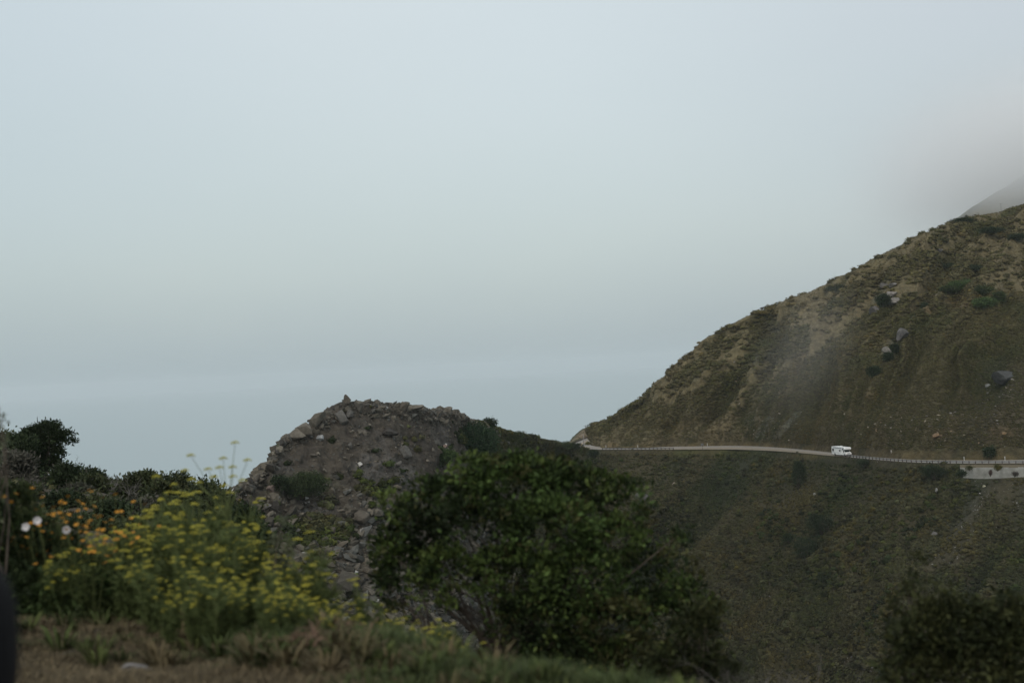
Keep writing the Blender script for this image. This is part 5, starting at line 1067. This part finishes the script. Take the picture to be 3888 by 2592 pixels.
for k_, (x_, y_, w_, h_, lb, c_) in enumerate([(255, 2498, 120, 34, 'flat pale stone lying in the dry grass at lower left', (.24, .225, .20)), (530, 2556, 130, 60, 'larger grey stone at the bottom edge of the verge', (.20, .19, .18)), (370, 2430, 60, 50, 'dusty brown stone under the flowers', (.15, .13, .11)),
                                             (2390, 2580, 90, 24, 'pale stone at the bottom edge under the large bush', (.22, .19, .17))]):
    d_ = ray(x_, y_); D_ = 1.62 / -d_[2]; k2 = D_ / FPX; V, F = rock(700 + k_, 3, 9, .1, 1); V = V / np.abs(V).max(0) * np.array([w_ / 2 * k2, w_ / 2 * k2 * .9, h_ / 2 * k2])
    q_ = P(x_, y_, D_); o = obj('stone', me_np('stone', V, F, np.array(c_) * (1 + .2 * fbm(V * 30, 3, 5))[:, None]), M_ROCK, None, (q_[0], q_[1], gz(q_[0], D_) + .01)); tag(o, lb, 'stone')
# heap of dead brown brush sloping up to the right
rg = np.random.default_rng(95); b_ = MB(); p0 = P(1120, 2560, 7.2); p1 = P(1400, 2450, 8.0); root = empty('dead_brush', (p0[0], p0[1], gz(p0[0], p0[1])))
for k_ in range(520):
    f = rg.random(); c_ = p0 + (p1 - p0) * f; c_[2] = gz(c_[0], c_[1]) + rg.uniform(.0, .15); dvec = (p1 - p0) / np.linalg.norm(p1 - p0) * rg.choice([-1, 1]) + rg.normal(size=3) * .45; dvec /= np.linalg.norm(dvec); L_ = rg.uniform(.06, .26)
    c_ = c_ + rg.normal(size=3) * np.array([.07, .10, .02]) - np.array(root.location); b_.tube([c_ - dvec * L_ / 2, c_ + rg.normal(size=3) * .01, c_ + dvec * L_ / 2], rg.uniform(.0015, .004), 3, cap=False)
b_.build('twigs', mat_noise('dead_twigs', (.10, .06, .04), (.19, .12, .08), 20), root); tag(root, 'heap of dead reddish brown brush sloping up to the right on the verge', 'dead brush')
# tall dry stalk with straw plume
b_ = MB(); pb = P(700, 2480, 8.4); g0 = np.array([pb[0], pb[1], gz(pb[0], 8.4)]); root = empty('dry_stalk', g0)
rg = np.random.default_rng(96)
for k_ in range(16):
    t_ = P(735 + rg.normal() * 30, 2200 + rg.uniform(0, 170), 8.4 + rg.normal() * .05) - g0; b_.tube([rg.normal(size=3) * np.array([.02, .02, 0]), t_ * np.array([.3, .3, .55]), t_], [.003, .0025, .0012], 3, cap=False)
b_.build('stalks', M_STRAW, root); tag(root, 'clump of upright straw coloured dry stalks in front of the fennel', 'dry plant')

# ------------------------------------------------------------------ black door mirror at the lower left
k_ = 2.6 / FPX; cM_ = P(50 - 250, 2450, 2.6); root = empty('door_mirror', cM_)
uu, vv_ = np.meshgrid(np.linspace(0, 2 * np.pi, 49)[:-1], np.linspace(-np.pi / 2, np.pi / 2, 25)); sp = lambda x_, e_: np.sign(x_) * np.abs(x_) ** e_
e1 = .72; V = np.stack([250 * k_ * sp(np.cos(vv_), e1) * sp(np.cos(uu), e1), .10 * sp(np.cos(vv_), e1) * sp(np.sin(uu), e1), 345 * k_ * sp(np.sin(vv_), e1)], -1).reshape(-1, 3)
F = np.array([[j * 48 + i_, j * 48 + (i_ + 1) % 48, (j + 1) * 48 + (i_ + 1) % 48, (j + 1) * 48 + i_] for j in range(24) for i_ in range(48)])
m_, t_, b_n = mat_base('matte_black_plastic'); b_n.inputs['Base Color'].default_value = (.008, .008, .009, 1); b_n.inputs['Roughness'].default_value = .8; b_n.inputs['Specular IOR Level'].default_value = .15
obj('housing', me_np('housing', V, F, None, True), m_, root)
c = MB(); c.box((0, .097, 0), (.12, .012, .18), 0, .004); c.build('mirror_glass', M_GLASS, root)
c = MB(); c.tube([[-.16, -.02, -.05], [-.28, -.1, -.1], [-.40, -.2, -.12]], .022, 10); c.build('arm', m_, root, True)
tag(root, 'black rounded car mirror edge at the lower left of the frame', 'mirror')

# ------------------------------------------------------------------ air: haze, fog on the ridge, window-glass reflection as a volume
def vol_mat(name, dens, colr, field=None):
    m = bpy.data.materials.new(name); m.use_nodes = True; t = m.node_tree; t.nodes.clear(); o = t.nodes.new('ShaderNodeOutputMaterial'); v = t.nodes.new('ShaderNodeVolumePrincipled')
    v.inputs['Color'].default_value = (*colr, 1); v.inputs['Density'].default_value = dens; v.inputs['Anisotropy'].default_value = .0; t.links.new(v.outputs[0], o.inputs['Volume'])
    if field: field(t, v)
    return m
HB_, HT_ = 30500, max(GR[..., 2].max(), GH[..., 2].max()) + 6
c = MB(); c.box((0, 0, (HT_ - 1.5) / 2 - .0), (2 * HB_, 2 * HB_, HT_ + 1.5)); c_ = c.build('haze', vol_mat('haze_air', 5.5e-5, (.80, .86, .885))); tag(c_, 'thin pale sea haze', 'haze', kind='stuff')
def fogfield(zlo, zhi, d0, half, nscale):
    def f(t, v):
        n = t.nodes; l = t.links; co = n.new('ShaderNodeTexCoord'); sp_ = n.new('ShaderNodeSeparateXYZ'); l.new(co.outputs['Object'], sp_.inputs[0])
        no = n.new('ShaderNodeTexNoise'); no.inputs['Scale'].default_value = nscale; no.inputs['Detail'].default_value = 3; l.new(co.outputs['Object'], no.inputs['Vector'])
        z_ = n.new('ShaderNodeMath'); z_.operation = 'MULTIPLY_ADD'; z_.inputs[1].default_value = 26; l.new(no.outputs[0], z_.inputs[0]); l.new(sp_.outputs[2], z_.inputs[2])
        m1 = n.new('ShaderNodeMapRange'); m1.interpolation_type = 'SMOOTHSTEP'; m1.inputs[1].default_value = zlo + 13; m1.inputs[2].default_value = zhi + 13; m1.inputs[4].default_value = d0; l.new(z_.outputs[0], m1.inputs[0])
        prev = m1.outputs[0]
        for ax, (a, b_) in half.items():          # fades out towards the sides of the bank
            mm = n.new('ShaderNodeMapRange'); mm.interpolation_type = 'SMOOTHSTEP'; mm.inputs[1].default_value = a; mm.inputs[2].default_value = b_; l.new(sp_.outputs[ax], mm.inputs[0])
            k = n.new('ShaderNodeMath'); k.operation = 'MULTIPLY'; l.new(prev, k.inputs[0]); l.new(mm.outputs[0], k.inputs[1]); prev = k.outputs[0]
        l.new(prev, v.inputs['Density'])
    return f
c = MB(); c.box((450, 800, EYE + 115), (560, 300, 150)); c_ = c.build('fog', vol_mat('ridge_fog', 0, (.985, .99, .995), fogfield(EYE + 56, EYE + 112, .022, {0: (215, 370), 1: (655, 740), 2: (EYE + 180, EYE + 118)}, .016))); tag(c_, 'low cloud hiding the top of the ridge', 'fog', kind='stuff')

# reflection in the window glass, put in as a soft volume before the hill
mc = P(3060, 1330, 455); window_reflection = MB(); window_reflection.box((0, 0, 0), (44, 50, 74)); mo = window_reflection.build('window_reflection', None); mo.location = mc; mo.rotation_euler = (0, R(32), 0)
def reflection_field(t, v):
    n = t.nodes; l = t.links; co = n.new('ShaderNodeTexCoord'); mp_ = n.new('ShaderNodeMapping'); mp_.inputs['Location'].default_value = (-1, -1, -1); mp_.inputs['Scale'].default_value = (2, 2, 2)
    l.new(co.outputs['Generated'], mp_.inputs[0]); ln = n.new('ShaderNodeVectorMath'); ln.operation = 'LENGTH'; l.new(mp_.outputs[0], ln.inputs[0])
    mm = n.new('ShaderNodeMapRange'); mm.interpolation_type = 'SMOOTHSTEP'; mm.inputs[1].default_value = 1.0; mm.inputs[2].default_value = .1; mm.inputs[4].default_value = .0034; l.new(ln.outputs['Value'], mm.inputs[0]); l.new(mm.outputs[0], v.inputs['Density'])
mo.data.materials.append(vol_mat('reflection_volume', 0, (.985, .99, .99), reflection_field)); tag(mo, 'faint pale window glass reflection added as a soft volume before the hill', 'window_reflection', kind='stuff')
